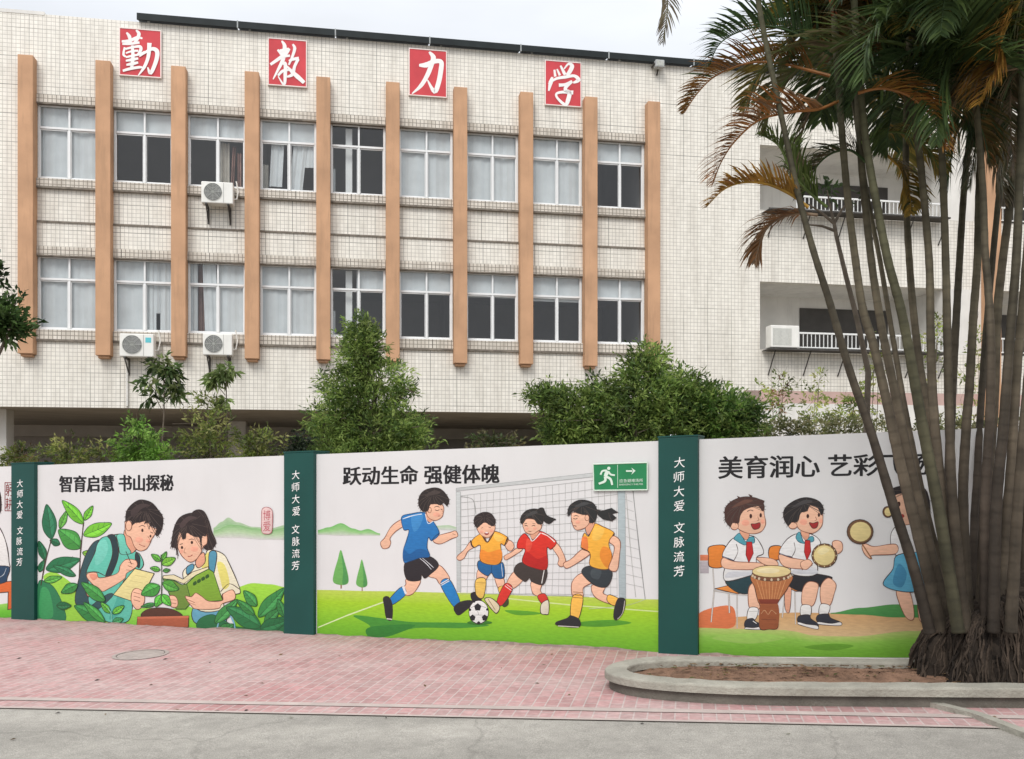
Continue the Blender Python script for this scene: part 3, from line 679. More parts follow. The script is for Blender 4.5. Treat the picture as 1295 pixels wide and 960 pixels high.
for pn, txt, q in ((1, '智育启慧 书山探秘', ((75.5,602),(219,600),(219,620.5),(75.5,622.5))), (2, '跃动生命 强健体魄', ((434,590.5),(631,587),(631,611),(434,613.5))), (3, '美育润心 艺彩飞扬', ((909,577.5),(1174,572.8),(1174,600.3),(909,605.5)))):
    m = MB()
    for k, (dx, dy) in enumerate(((0,0),(.8,0),(-.8,0),(0,.4),(0,-.4),(.55,.3),(-.55,-.3),(.55,-.3),(-.55,.3))): put_text(m, txt, [(x_+dx, y_+dy) for x_, y_ in q], 0, -.0012-.00003*k)
    m.build('mural_heading', M['ink'], panels[pn])
for pn, x, y0, y1, w0 in ((1, 29.8, 606, 717.5, 7.0), (2, 378.2, 594.5, 723, 9.2), (3, 861, 577.5, 731.5, 12.9)):
    m = MB(); slots = [0,1,2,3,4.5,5.5,6.5,7.5]; u_ = (y1-y0)/8.45
    for c, k in zip('大师大爱文脉流芳', slots):
        yy = y0 + k*u_; h_ = u_*.78; dx = random.uniform(-.5, .5); sk = w0*.16
        x = x - .06*w0/8
        put_text(m, c, ((x-w0/2+dx, yy+sk), (x+w0/2+dx+.3, yy-sk*.3), (x+w0/2+dx, yy+h_-sk*.3), (x-w0/2+dx-.3, yy+h_)), 0, -.0525)
    m.build('pillar_lettering', M['white'], pillars[pn])

# ================= panel at the left edge =================
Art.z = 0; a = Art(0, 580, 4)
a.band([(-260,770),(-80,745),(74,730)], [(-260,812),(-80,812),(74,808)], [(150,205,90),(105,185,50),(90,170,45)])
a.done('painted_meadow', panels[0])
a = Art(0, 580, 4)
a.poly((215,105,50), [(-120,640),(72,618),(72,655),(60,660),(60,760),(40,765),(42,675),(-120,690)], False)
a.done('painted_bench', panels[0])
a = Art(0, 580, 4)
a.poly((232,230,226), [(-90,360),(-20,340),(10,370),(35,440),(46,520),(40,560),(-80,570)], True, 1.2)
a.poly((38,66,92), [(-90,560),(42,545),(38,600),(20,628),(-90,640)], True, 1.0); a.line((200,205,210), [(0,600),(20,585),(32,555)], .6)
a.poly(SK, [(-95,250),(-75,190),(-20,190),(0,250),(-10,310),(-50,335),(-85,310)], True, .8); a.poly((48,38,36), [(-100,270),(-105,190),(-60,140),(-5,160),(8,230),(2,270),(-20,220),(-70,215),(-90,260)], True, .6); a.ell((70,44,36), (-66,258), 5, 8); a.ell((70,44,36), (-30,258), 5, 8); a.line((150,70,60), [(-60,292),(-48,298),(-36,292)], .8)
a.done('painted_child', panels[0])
a = Art(0, 580, 4)
for x0, y0, x1, y1 in ((24,120,70,124), (24,262,70,266), (24,124,27.5,262), (66.5,124,70,262)): a.poly((135,40,45), [(x0,y0),(x1,y0),(x1,y1),(x0,y1)], False, 0)
a.done('painted_seal', panels[0]); m = MB()
for c, y0, y1 in (('躬', 611.5, 627.5), ('耕', 629.5, 645)): put_text(m, c, ((7.3,y0),(16.3,y0-.2),(16.3,y1-.2),(7.3,y1)), 0, -.004)
m.build('seal_lettering', mat('seal_red', (.22,.03,.03), .6, .1), panels[0])

# ================= reading panel =================
Art.z = 0; a = Art(170, 580, 4)
a.band([(400,350),(440,320),(475,298),(520,322),(600,345),(690,352),(766,336)], [(400,368),(475,366),(600,384),(766,372)], [(172,196,160),(150,188,140),(190,204,172)])
a.band([(400,364),(490,334),(530,338),(600,352),(690,362),(766,350)], [(400,400),(530,402),(650,410),(766,412)], [(132,180,118),(176,202,160),(204,203,198)])
a.band([(500,655),(600,630),(690,636),(766,650)], [(500,860),(600,865),(766,870)], [(160,212,70),(140,200,60),(110,178,50)])
a.band([(190,760),(260,745),(350,780)], [(190,850),(260,855),(350,862)], [(150,205,80),(120,190,60)])
a.band([(-200,800),(-60,770),(60,755),(200,760)], [(-200,832),(-60,838),(60,846),(200,851)], [(150,205,80),(118,186,62)])
a.done('painted_hills', panels[1])
a = Art(40, 630, 6)
a.poly((152,205,70), [(90,610),(150,560),(230,590),(330,670),(400,760),(560,850),(560,946),(230,936),(190,760)], True, 0)
a.poly((48,122,80), [(50,928),(50,650),(110,635),(180,690),(232,800),(252,932)], True, .7, (30,84,58))
a.poly((62,150,90), [(62,900),(70,700),(115,680),(150,760),(160,900)], True, 0)
for b, t, w_, c in (((150,310),(115,48),112,(44,112,78)), ((215,230),(268,95),55,(96,166,66)), ((395,195),(233,18),88,(112,188,54)), ((400,168),(465,58),56,(112,188,54)), ((395,282),(608,192),105,(118,194,56)), ((372,378),(205,240),140,(70,148,66)),
    ((110,540),(368,462),118,(42,116,74)), ((215,350),(140,318),56,(38,104,70)), ((105,470),(55,325),62,(38,104,70)), ((335,590),(165,512),62,(46,120,78)), ((388,412),(622,488),92,(132,184,62)), ((95,632),(232,598),54,(92,168,66)), ((60,560),(95,470),50,(40,110,72))): a.leaf(c, b, t, w_)
a.line((74,62,52), [(395,190),(378,350),(370,450),(364,650),(382,785)], 1.6); a.line((74,62,52), [(150,318),(105,490),(72,660)], 1.5)
a.done('painted_plant', panels[1])
a = Art(90, 620, 6.857)
a.poly((52,82,86), [(250,430),(190,460),(120,580),(70,760),(40,980),(180,1000),(150,720),(200,600),(270,450)])
a.poly((98,190,168), [(250,430),(330,395),(460,385),(490,470),(545,525),(600,560),(628,650),(560,720),(450,800),(530,900),(500,1130),(300,1135),(170,1010),(150,900),(150,760),(134,705),(200,560)])
a.poly((78,168,150), [(430,800),(470,900),(440,1050),(330,1120),(390,960)], True, 0); a.poly((120,206,186), [(230,470),(300,430),(320,520),(270,620),(210,640)], True, 0)
a.poly((44,62,66), [(318,395),(385,398),(412,560),(352,730),(300,742),(360,560),(345,440)]); a.poly((44,62,66), [(560,548),(598,580),(592,672),(565,640)])
a.poly((52,82,86), [(170,1010),(320,900),(360,920),(200,1060)], True, .6)
a.line(LN, [(134,712),(220,708),(300,745)], 1)
a.poly(SK2, [(458,390),(480,345),(565,490),(560,520),(518,545),(480,470)]); a.poly((112,200,178), [(398,392),(460,386),(482,470),(520,545),(430,552),(415,470)], True, .8)
a.poly(SK, [(478,262),(545,285),(640,262),(705,320),(748,345),(716,400),(700,425),(680,472),(650,512),(596,526),(552,492),(518,410),(480,385),(468,310)], True, .9, (120,76,60))
a.ell((238,172,146), (592,430), 34, 26); a.ell((238,172,146), (668,440), 20, 16)
a.poly((46,38,37), [(474,268),(484,180),(540,112),(612,82),(700,108),(762,176),(798,240),(790,330),(758,392),(733,380),(742,330),(692,308),(676,332),(690,272),(640,290),(652,262),(600,278),(556,284),(532,302),(528,270),(498,258)], True, .6)
a.poly((70,58,56), [(520,180),(600,120),(680,130),(610,165),(545,235)], True, 0)
a.ell(SK, (502,308), 27, 44, .9, (120,76,60)); a.ell((70,44,36), (620,348), 10, 15); a.ell((70,44,36), (690,398), 8, 12); a.line((60,44,40), [(590,318),(620,305),(645,318)], .7); a.line((60,44,40), [(690,362),(712,372)], .7); a.line((150,70,60), [(592,468),(620,482),(642,486)], .8); a.line((150,100,80), [(668,400),(690,440),(672,448)], .6)
a.poly(SK2, [(130,862),(190,850),(210,890),(150,922)])
a.poly(SK, [(145,722),(220,714),(252,760),(400,722),(430,650),(482,600),(560,608),(575,652),(530,692),(482,722),(462,770),(330,852),(258,872),(150,772)], True, .9, (120,76,60))
a.poly((228,150,124), [(160,730),(215,725),(230,760),(190,780)], True, 0)
for q in ([(500,625),(545,640)], [(495,655),(535,668)], [(480,690),(515,695)]): a.line((130,80,64), q, .6)
a.line((60,50,44), [(478,532),(525,640)], 1.1)
a.poly((228,216,150), [(555,680),(722,722),(640,885),(530,962),(368,906)], False, 1)
for k in range(4): a.line((190,176,120), [(440+k*38, 880-k*48),(560+k*32, 905-k*50)], .5)
a.poly(SK, [(528,890),(560,852),(612,868),(640,930),(622,1005),(570,1032),(526,970)], True, .9, (120,76,60))
for y_ in (885, 918, 950): a.line((130,80,64), [(545,y_),(600,y_+14)], .6)
a.done('painted_boy', panels[1])
a = Art(200, 630, 6.857)
a.poly((50,41,40), [(300,130),(340,100),(400,115),(440,190),(470,290),(505,380),(480,432),(450,452),(400,432),(430,370),(415,250),(370,160)], True, .5)
a.poly((100,160,182), [(310,950),(480,935),(560,1000),(580,1080),(330,1085)])
a.poly((232,226,198), [(440,450),(560,480),(620,570),(712,790),(682,832),(560,832),(560,962),(340,962),(220,690),(250,600),(320,580),(400,520)], True, 1)
a.poly((224,214,118), [(515,560),(580,580),(622,740),(570,790),(540,700)], True, 0); a.poly((224,214,118), [(400,520),(440,470),(440,600),(380,600)], True, 0); a.line(LN, [(545,810),(620,742),(712,792)], .9)
a.poly((84,146,170), [(448,470),(512,480),(482,665),(445,612)]); a.poly((84,146,170), [(250,602),(302,570),(312,610),(256,662)])
a.poly(SK2, [(328,545),(395,470),(410,555),(350,605)])
a.poly(SK, [(172,305),(205,285),(350,325),(392,325),(424,318),(426,390),(392,422),(370,482),(322,540),(270,552),(210,502),(178,440),(164,370)], True, .9, (120,76,60))
a.ell((238,172,146), (318,440), 34, 24); a.ell((238,172,146), (205,462), 16, 18)
a.poly((50,41,40), [(118,420),(124,340),(150,230),(200,160),(290,128),(372,150),(420,250),(418,325),(384,335),(378,445),(360,345),(312,332),(252,300),(242,346),(214,352),(202,302),(180,312),(166,420),(178,500),(150,432)], True, .5)
a.poly((78,64,62), [(190,230),(260,160),(340,170),(270,200),(215,260)], True, 0)
a.ell((70,44,36), (210,428), 10, 14); a.ell((70,44,36), (296,384), 11, 14); a.line((60,44,40), [(270,362),(296,354),(318,364)], .7); a.line((60,44,40), [(190,402),(216,394)], .7); a.line((160,70,62), [(262,506),(282,504),(300,492)], .9); a.line((150,100,80), [(238,430),(228,470),(246,474)], .6)
a.poly((230,220,180), [(48,672),(140,664),(218,702),(300,640),(440,594),(440,618),(330,668),(226,742),(140,708),(44,696)], False, .8)
a.poly((128,168,56), [(250,742),(330,670),(442,614),(482,640),(562,886),(440,896),(350,832),(272,862)], False, 1.1, (50,84,44)); a.poly((112,142,62), [(46,700),(130,710),(212,752),(250,742),(292,900),(240,962),(160,962),(108,850)], False, 1.1, (50,84,44))
a.poly((70,124,62), [(60,720),(150,745),(190,790),(120,800),(85,790)], True, 0)
for k in range(4): a.poly((52,88,40), [(305+k*36,735-k*20),(330+k*36,718-k*20),(338+k*36,742-k*20),(312+k*36,758-k*20)], True, 0)
a.poly(SK, [(98,852),(150,850),(176,900),(160,945),(108,932)], True, .9, (120,76,60))
a.poly(SK, [(238,852),(290,855),(330,822),(382,852),(442,892),(560,888),(565,832),(650,795),(668,872),(560,915),(520,958),(340,962),(288,930)], True, .9, (120,76,60))
for q in ([(250,875),(320,905)], [(270,905),(330,928)], [(110,880),(165,885)], [(112,908),(160,914)]): a.line((130,80,64), q, .6)
a.done('painted_girl', panels[1])
a = Art(90, 620, 6.857)
for b, t, w_, c in (((780,612),(698,556),54,(96,170,62)), ((790,602),(830,532),40,(96,170,62)), ((790,642),(908,588),76,(120,182,60)), ((775,690),(688,674),46,(96,170,62)), ((800,700),(862,690),36,(86,150,70)), ((772,830),(612,905),120,(72,154,66)), ((798,800),(935,862),96,(84,156,62)), ((790,905),(735,1010),76,(92,186,66)), ((790,905),(868,1000),76,(92,186,66)), ((735,985),(610,1010),40,(58,130,64))): a.leaf(c, b, t, w_)
a.line((70,86,60), [(784,560),(790,760),(786,960)], 1.2)
a.crop(170, 580, 4); a.poly((86,56,44), [(48,802),(60,766),(130,754),(200,764),(238,800)], True, .8); a.poly((168,92,66), [(18,800),(277,795),(275,853),(14,848)], False, .8); a.poly((196,112,82), [(18,800),(277,795),(277,806),(18,811)], False, 0)
a.done('painted_seedling', panels[1])
a = Art(170, 580, 4)
a.poly((44,108,66), [(330,862),(332,812),(395,788),(460,820),(520,850),(640,855),(700,812),(766,806),(766,888),(640,884),(500,874)], True, .7, (30,76,50))
a.line((120,170,190), [(420,860),(440,800),(480,790),(505,830),(512,872)], 2.0)
for b, t, w_, c in (((410,832),(524,712),58,(66,140,72)), ((630,800),(760,655),72,(60,134,70)), ((620,745),(555,668),54,(66,140,72)), ((640,850),(470,752),90,(48,116,68)), ((610,790),(520,715),44,(58,128,66)), ((660,830),(738,758),50,(56,124,66)), ((760,800),(728,710),44,(56,124,66)), ((640,860),(770,820),70,(42,104,62)), ((430,870),(505,838),44,(58,128,66))): a.leaf(c, b, t, w_)
a.crop(40, 630, 6)
for b, t, w_, c in (((560,780),(382,640),94,(66,146,68)), ((352,655),(230,718),78,(60,138,66)), ((195,815),(305,815),60,(40,104,64)), ((620,875),(706,815),50,(104,182,64)), ((600,870),(530,790),50,(96,172,62)), ((620,940),(700,915),50,(64,146,90)), ((540,930),(330,815),110,(54,130,66)), ((560,940),(400,790),70,(70,152,70))): a.leaf(c, b, t, w_)
a.line((130,196,170), [(612,930),(608,870),(580,830)], .8)
a.done('painted_leaves', panels[1])
a = Art(310, 620, 9.6)
a.poly((226,196,192), [(215,230),(265,205),(325,230),(340,300),(335,470),(315,520),(265,530),(215,510),(205,420),(208,300)], True, .9, (176,110,112))
a.done('painted_seal', panels[1]); m = MB()
for c, y0, y1 in (('博', 645.5, 658), ('爱', 659.5, 672)): put_text(m, c, ((333.6,y0),(342.8,y0-.3),(342.8,y1-.3),(333.6,y1)), 0, -.0015-.000015*Art.z-.0006)
m.build('seal_lettering', mat('seal_pink', (.42,.09,.11), .6, .1), panels[1])

# ================= football panel =================
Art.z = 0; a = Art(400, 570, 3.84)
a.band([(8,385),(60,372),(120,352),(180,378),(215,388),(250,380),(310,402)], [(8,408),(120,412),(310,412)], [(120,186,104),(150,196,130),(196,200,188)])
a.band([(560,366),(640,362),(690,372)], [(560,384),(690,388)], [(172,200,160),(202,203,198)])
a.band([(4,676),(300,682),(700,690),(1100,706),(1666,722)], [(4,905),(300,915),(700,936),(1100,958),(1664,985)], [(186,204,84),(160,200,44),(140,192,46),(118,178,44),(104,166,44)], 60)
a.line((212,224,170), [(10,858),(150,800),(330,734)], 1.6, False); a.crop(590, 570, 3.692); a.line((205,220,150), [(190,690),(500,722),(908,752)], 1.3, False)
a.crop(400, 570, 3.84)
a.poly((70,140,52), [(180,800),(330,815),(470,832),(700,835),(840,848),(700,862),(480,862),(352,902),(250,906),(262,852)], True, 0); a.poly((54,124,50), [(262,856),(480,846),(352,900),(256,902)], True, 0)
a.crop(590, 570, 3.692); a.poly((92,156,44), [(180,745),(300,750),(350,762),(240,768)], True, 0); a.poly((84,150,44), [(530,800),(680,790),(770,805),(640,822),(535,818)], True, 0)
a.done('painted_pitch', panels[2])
a = Art(400, 570, 3.84)
for cx, y0, y1, w_ in ((119,482,652,78), (221,528,664,56)):
    a.line((150,110,80), [(cx+2,y1-12),(cx+2,y1+16)], 1.5)
    a.poly((112,176,92), [(cx,y0),(cx+w_*.22,y0+(y1-y0)*.3),(cx+w_*.46,y0+(y1-y0)*.72),(cx+w_*.44,y1-8),(cx,y1),(cx-w_*.46,y1-14),(cx-w_*.42,y0+(y1-y0)*.65),(cx-w_*.2,y0+(y1-y0)*.3)], True, 0)
    a.poly((84,152,84), [(cx+4,y0+14),(cx+w_*.44,y0+(y1-y0)*.75),(cx+w_*.4,y1-10),(cx+8,y1-4),(cx+w_*.15,y0+(y1-y0)*.6)], True, 0)
a.done('painted_tree', panels[2])
a = Art(0, 0, 1); GN = (168,168,164)
x0, x1 = 583, 781
top = lambda x: 624 + (x-583)/(781-583)*(601-624) + 3; bot = lambda x: 751 + (x-583)*.012
for k in range(25):
    x = x0 + (x1-x0)*k/24; a.line(GN, [(x, top(x)), (x+1.6*math.sin(k), (top(x)+bot(x))/2), (x-.5, bot(x))], .42)
for k in range(15):
    t = k/14; a.line(GN, [(x0, top(x0)+(bot(x0)-top(x0))*t), (682, (top(682)+(bot(682)-top(682))*t)+2*math.sin(k*1.3)), (x1, top(x1)+(bot(x1)-top(x1))*t)], .42)
for k in range(10):
    y_ = 628+k*12; a.line(GN, [(783, y_), (800+k*1.6, y_+7)], .4)
a.poly((196,200,198), [(577,622),(582.5,622),(583,748),(578,748)], False, .5, (150,152,150)); a.poly((200,202,200), [(577,621),(577,617.5),(752,598),(752,603)], False, .5, (150,152,150))
a.poly((176,188,190), [(781.5,619),(790.5,619),(791.5,757),(783,757)], False, .5, (140,148,150)); a.line((140,140,138), [(800.5,620),(808,690),(816,758)], 1.1); a.line((160,164,150), [(615,751),(700,753),(745,755)], .7); a.line((180,190,150), [(745,770),(790,766),(816,758)], .8)
a.line((150,150,146), [(583,628),(598,632),(602,650)], .8); a.line((176,176,170), [(792,625),(797,690),(804,755)], .8)
a.done('painted_goal', panels[2])
# blue footballer
a = Art(470, 605, 4.925)
a.poly(SK, [(192,255),(125,298),(82,370),(56,400),(70,436),(105,432),(120,402),(116,372),(152,330),(208,288)], True, .9, (130,80,62)); 
a.poly(SK, [(218,628),(302,632),(286,682),(252,722),(210,728),(190,690),(214,660)], True, .9, (130,80,62))
a.poly((40,126,190), [(186,676),(214,722),(132,786),(102,766)], True, .8); a.poly((226,228,230), [(190,676),(204,672),(220,716),(210,724)], False, 0)
a.poly((46,44,46), [(74,745),(106,738),(130,790),(126,878),(94,872),(80,802)], True, .7); a.line((210,205,195), [(96,874),(126,878)], 1.2)
a.poly(SK, [(415,540),(470,590),(484,632),(430,660),(402,625),(355,605)], True, .9, (130,80,62))
a.poly((40,126,190), [(430,660),(486,630),(552,772),(514,802)], True, .8); a.poly((226,228,230), [(428,655),(480,626),(486,640),(436,668)], False, 0); a.line((40,90,140), [(432,662),(483,633)], .8)
a.poly((46,44,46), [(514,802),(552,770),(620,760),(642,790),(600,812),(545,852),(520,832)], True, .7); a.poly((46,44,46), [(618,720),(650,708),(686,740),(672,768),(630,762)], True, .6)
a.poly((48,43,46), [(214,518),(352,484),(418,540),(362,602),(330,622),(312,602),(300,636),(218,627)], True, .8); a.line((215,215,218), [(298,495),(340,530),(372,566)], .9); a.line((215,215,218), [(310,490),(352,525),(386,556)], .7)
a.poly(SK, [(408,360),(490,336),(525,328),(537,360),(500,376),(430,408),(385,392)], True, .9, (130,80,62)); a.line((130,80,62), [(505,345),(522,350)], .6)
a.poly((44,118,182), [(188,240),(250,220),(330,213),(382,265),(422,342),(376,388),(355,368),(346,430),(362,486),(300,496),(240,516),(203,522),(198,450),(220,380),(232,322),(200,318)], True, .9, (24,60,100))
a.poly((34,94,152), [(205,515),(200,440),(235,470),(290,440),(345,450),(358,484),(300,494)], True, 0); a.poly((66,140,200), [(250,235),(320,225),(300,300),(262,330)], True, 0)
a.line((222,228,234), [(195,252),(250,234),(312,222)], 1.1); a.line((34,70,110), [(375,388),(398,360),(422,342)], 1.2)
a.poly(SK2, [(338,215),(375,215),(385,262),(362,275),(340,250)], True, .6); a.line((222,228,234), [(335,222),(352,280),(384,266)], .8)
a.poly(SK, [(345,165),(440,165),(447,220),(428,250),(390,262),(352,240),(340,200)], True, .8, (130,80,62)); a.ell((238,172,146), (405,225), 22, 14); a.line((90,58,48), [(396,196),(410,201),(422,195)], .9); a.line((90,58,48), [(432,192),(441,194)], .8); a.line((70,50,44), [(392,180),(408,174),(424,180)], .8); a.line((150,80,66), [(414,236),(428,234)], .8); a.line((150,96,76), [(440,198),(447,214),(438,218)], .6); a.ell(SK, (362,198), 11, 17, .7, (130,80,62))
a.poly((50,43,41), [(293,152),(300,108),(332,74),(390,58),(442,74),(482,130),(471,172),(452,150),(430,166),(400,158),(366,164),(352,200),(322,206),(300,182)], True, .6); a.poly((76,66,62), [(330,110),(390,75),(430,90),(380,105)], True, 0)
a.done('painted_boy', panels[2])
# yellow boy
a = Art(560, 640, 6)
a.poly(SK, [(215,265),(165,330),(108,385),(124,412),(162,396),(192,342),(238,308)], True, .8, (130,80,62)); a.poly(SK, [(478,258),(526,270),(542,312),(512,342),(478,312)], True, .8, (130,80,62))
a.poly(SK, [(398,545),(458,545),(472,620),(440,660),(418,620)], True, .8, (130,80,62)); a.poly((226,182,84), [(420,625),(472,612),(490,700),(462,720)], True, .7); a.poly((66,74,46), [(460,705),(492,690),(498,745),(470,765),(452,750)], True, .6)
a.poly(SK, [(272,480),(345,505),(322,565),(262,562)], True, .8, (130,80,62)); a.poly((232,190,96), [(252,560),(326,556),(308,694),(254,672)], True, .8); a.line((160,120,60), [(255,580),(322,578)], .6); a.line((160,120,60), [(255,592),(320,590)], .5)
a.poly((38,98,150), [(278,414),(400,445),(458,432),(467,540),(400,547),(370,508),(338,530),(272,482)], True, .8); a.line((215,220,226), [(446,440),(455,535)], .8); a.line((24,64,104), [(372,450),(370,508)], .7)
a.poly((242,174,64), [(222,262),(300,208),(340,272),(390,193),(494,240),(472,298),(440,290),(450,402),(400,446),(288,416),(286,300),(238,312)], True, .9, (110,70,40)); a.poly((232,140,52), [(292,330),(350,350),(440,330),(448,400),(400,440),(292,412)], True, 0); a.poly((248,200,96), [(390,205),(470,240),(430,270),(395,250)], True, 0)
a.line((92,58,40), [(296,212),(340,274),(388,200)], 1.7); a.line((70,52,46), [(210,262),(222,300),(240,314)], 1.6); a.line((70,52,46), [(494,238),(480,275),(470,300)], 1.6)
a.poly(SK, [(262,150),(320,125),(392,145),(392,190),(352,238),(310,232),(274,200)], True, .8, (130,80,62)); a.ell((238,170,144), (295,195), 14, 11); a.ell((238,170,144), (372,188), 14, 11); a.ell((160,60,56), (334,208), 17, 12); a.ell((236,226,220), (334,202), 12, 5); a.line((100,64,52), [(292,168),(306,162)], .6); a.line((100,64,52), [(350,160),(366,164)], .6)
a.poly((54,45,44), [(238,130),(245,82),(300,48),(362,54),(398,100),(396,142),(370,150),(320,124),(282,150),(260,164)], True, .5)
a.done('painted_boy', panels[2])
# red girl
a = Art(560, 640, 6)
a.poly((48,46,44), [(722,30),(762,14),(792,70),(858,100),(842,112),(805,136),(760,104)], True, .4)
a.poly(SK, [(572,315),(520,350),(468,380),(480,408),(540,376),(604,332)], True, .8, (130,80,62)); a.poly(SK, [(832,312),(880,392),(874,440),(905,460),(934,420),(902,330),(860,278)], True, .8, (130,80,62))
a.poly(SK, [(674,575),(748,590),(742,642),(772,690),(702,676),(676,640)], True, .8, (130,80,62)); a.poly((206,58,48), [(720,684),(774,664),(802,722),(756,742)], True, .7); a.poly((216,208,186), [(750,742),(802,716),(804,812),(780,822),(744,810)], True, .9)
a.poly(SK, [(550,492),(620,540),(542,622),(486,588)], True, .8, (130,80,62)); a.poly((212,56,46), [(474,588),(530,628),(452,752),(412,720)], True, .8); a.line((236,220,214), [(474,606),(520,640)], .9); a.line((236,220,214), [(486,594),(530,626)], .6)
a.poly((218,204,170), [(322,700),(372,700),(432,758),(412,812),(380,792),(332,732)], True, 1.0); a.line((110,70,50), [(345,705),(400,790)], .8)
a.poly((66,58,54), [(600,428),(782,468),(768,592),(680,576),(660,545),(622,572),(540,496)], True, .8); a.line((220,216,210), [(772,478),(752,585)], 1.1); a.line((60,50,46), [(764,478),(746,584)], .5)
a.poly((214,52,40), [(574,260),(622,208),(680,262),(732,193),(802,220),(864,275),(822,328),(792,320),(792,472),(700,472),(606,424),(626,330),(568,320)], True, .9, (110,30,28)); a.poly((186,38,34), [(612,420),(640,350),(720,400),(788,380),(790,470),(700,470)], True, 0); a.poly((228,80,62), [(640,250),(680,280),(660,340),(632,330)], True, 0)
a.line((238,226,220), [(664,224),(681,266),(742,204)], 1.2); a.line((238,226,220), [(752,206),(800,228),(850,272)], 1.2)
a.poly(SK2, [(664,195),(722,185),(730,205),(682,255)], True, .5); a.poly(SK, [(608,130),(640,98),(704,104),(730,135),(752,128),(746,172),(722,190),(680,214),(628,196)], True, .8, (130,80,62)); a.ell((238,170,144), (640,172), 14, 10); a.ell((238,170,144), (700,170), 14, 10); a.line((110,66,56), [(652,190),(672,194)], .7); a.line((90,58,48), [(622,152),(634,147),(645,152)], .9); a.line((90,58,48), [(678,152),(690,146),(702,152)], .9); a.line((70,50,44), [(620,136),(640,130)], .7); a.line((70,50,44), [(682,130),(704,136)], .7)
a.poly((48,46,44), [(592,122),(600,70),(650,28),(722,24),(764,70),(758,132),(722,134),(692,100),(640,94),(610,132)], True, .5); a.poly((74,72,70), [(630,70),(690,38),(720,50),(660,75)], True, 0)
a.done('painted_girl', panels[2])
# ball
a = Art(470, 605, 4.925); bx, by = 668, 832
a.ell((60,120,44), (bx+6,by+66), 78, 12); a.ell((228,226,222), (bx,by), 61, 73, 1.0)
for ex, ey, r in ((662,802,24), (630,868,20), (706,868,20), (614,818,9), (722,816,9), (668,900,11), (640,766,9)):
    a.poly((42,40,42), [(ex+r*math.cos(t), ey+r*1.05*math.sin(t)) for t in [-math.pi/2+k*2*math.pi/5 for k in range(5)]], False, 0)
for q in ([(662,826),(668,850),(700,852)], [(668,850),(640,852)], [(640,795),(620,806)], [(684,795),(714,804)]): a.line((120,118,116), q, .5, False)
a.done('painted_football', panels[2])
# right-hand girl
a = Art(680, 620, 5.33)
a.poly((46,46,46), [(392,128),(430,140),(500,120),(542,150),(502,160),(532,186),(502,208),(442,196),(408,168)], False, .4)
a.poly(SK, [(368,640),(452,650),(442,692),(482,712),(548,738),(520,772),(424,742),(375,702)], True, .9, (130,80,62)); a.poly((242,186,84), [(482,704),(552,736),(520,778),(470,746)], True, .8); a.poly((46,46,48), [(545,730),(592,738),(578,822),(540,870),(514,862),(520,790)], True, .8); a.line((196,190,180), [(588,745),(574,825),(540,868)], .8)
a.poly(SK, [(300,560),(378,610),(310,657),(305,720),(240,720),(233,620)], True, .9, (130,80,62)); a.poly((242,186,84), [(237,715),(306,718),(276,866),(224,862)], True, .8); 
for y_ in (685, 705, 722): a.line((150,104,54), [(240,y_),(304,y_+5)], .8)
a.poly((46,46,48), [(128,888),(200,862),(225,844),(282,872),(277,922),(140,912)], True, .8); a.line((196,190,180), [(140,914),(277,922)], 1.0)
a.poly((54,60,64), [(350,510),(498,540),(472,646),(388,642),(298,556)], True, .8); a.poly((70,78,82), [(370,530),(430,540),(410,600),(360,580)], True, 0)
a.poly(SK, [(302,398),(347,420),(340,442),(216,520),(180,516),(178,490),(226,464)], True, .9, (130,80,62))
a.poly((242,178,66), [(380,228),(440,245),(518,290),(480,356),(502,450),(472,532),(358,510),(356,440),(346,415),(294,386),(314,290),(346,310)], True, .9, (110,70,40)); a.poly((228,140,52), [(440,380),(490,400),(498,460),(470,525),(420,450)], True, 0); a.poly((234,130,70), [(300,320),(335,320),(340,405),(300,385)], True, 0); a.poly((248,196,90), [(385,245),(450,262),(420,330),(370,330)], True, 0)
a.line((70,52,46), [(383,230),(362,270),(345,308)], 1.5); a.line((70,52,46), [(292,386),(348,414)], 1.5); a.line((70,52,46), [(516,292),(484,350)], 1.6)
a.poly(SK, [(512,308),(557,345),(552,440),(540,530),(512,547),(480,522),(506,450),(517,380),(484,347)], True, .9, (130,80,62))
a.poly(SK2, [(330,235),(370,205),(384,230),(345,300),(325,270)], True, .6)
a.poly(SK, [(228,170),(250,150),(345,165),(352,212),(322,252),(265,268),(238,235)], True, .8, (130,80,62)); a.ell((238,170,144), (272,215), 16, 12); a.line((110,66,56), [(244,238),(262,243)], .9); a.line((90,58,48), [(243,190),(256,194),(268,189)], .9); a.line((70,50,44), [(245,176),(262,170),(276,176)], .8); a.line((150,96,76), [(232,192),(229,212),(238,216)], .6)
a.poly((46,46,46), [(203,152),(220,100),(290,64),(372,84),(402,140),(388,210),(352,217),(345,170),(300,164),(252,148),(236,138),(214,172)], True, .5); a.poly((72,72,72), [(250,110),(310,80),(350,90),(290,110)], True, 0); a.ell(SK, (334,186), 14, 20, .7, (130,80,62))
a.done('painted_girl', panels[2])

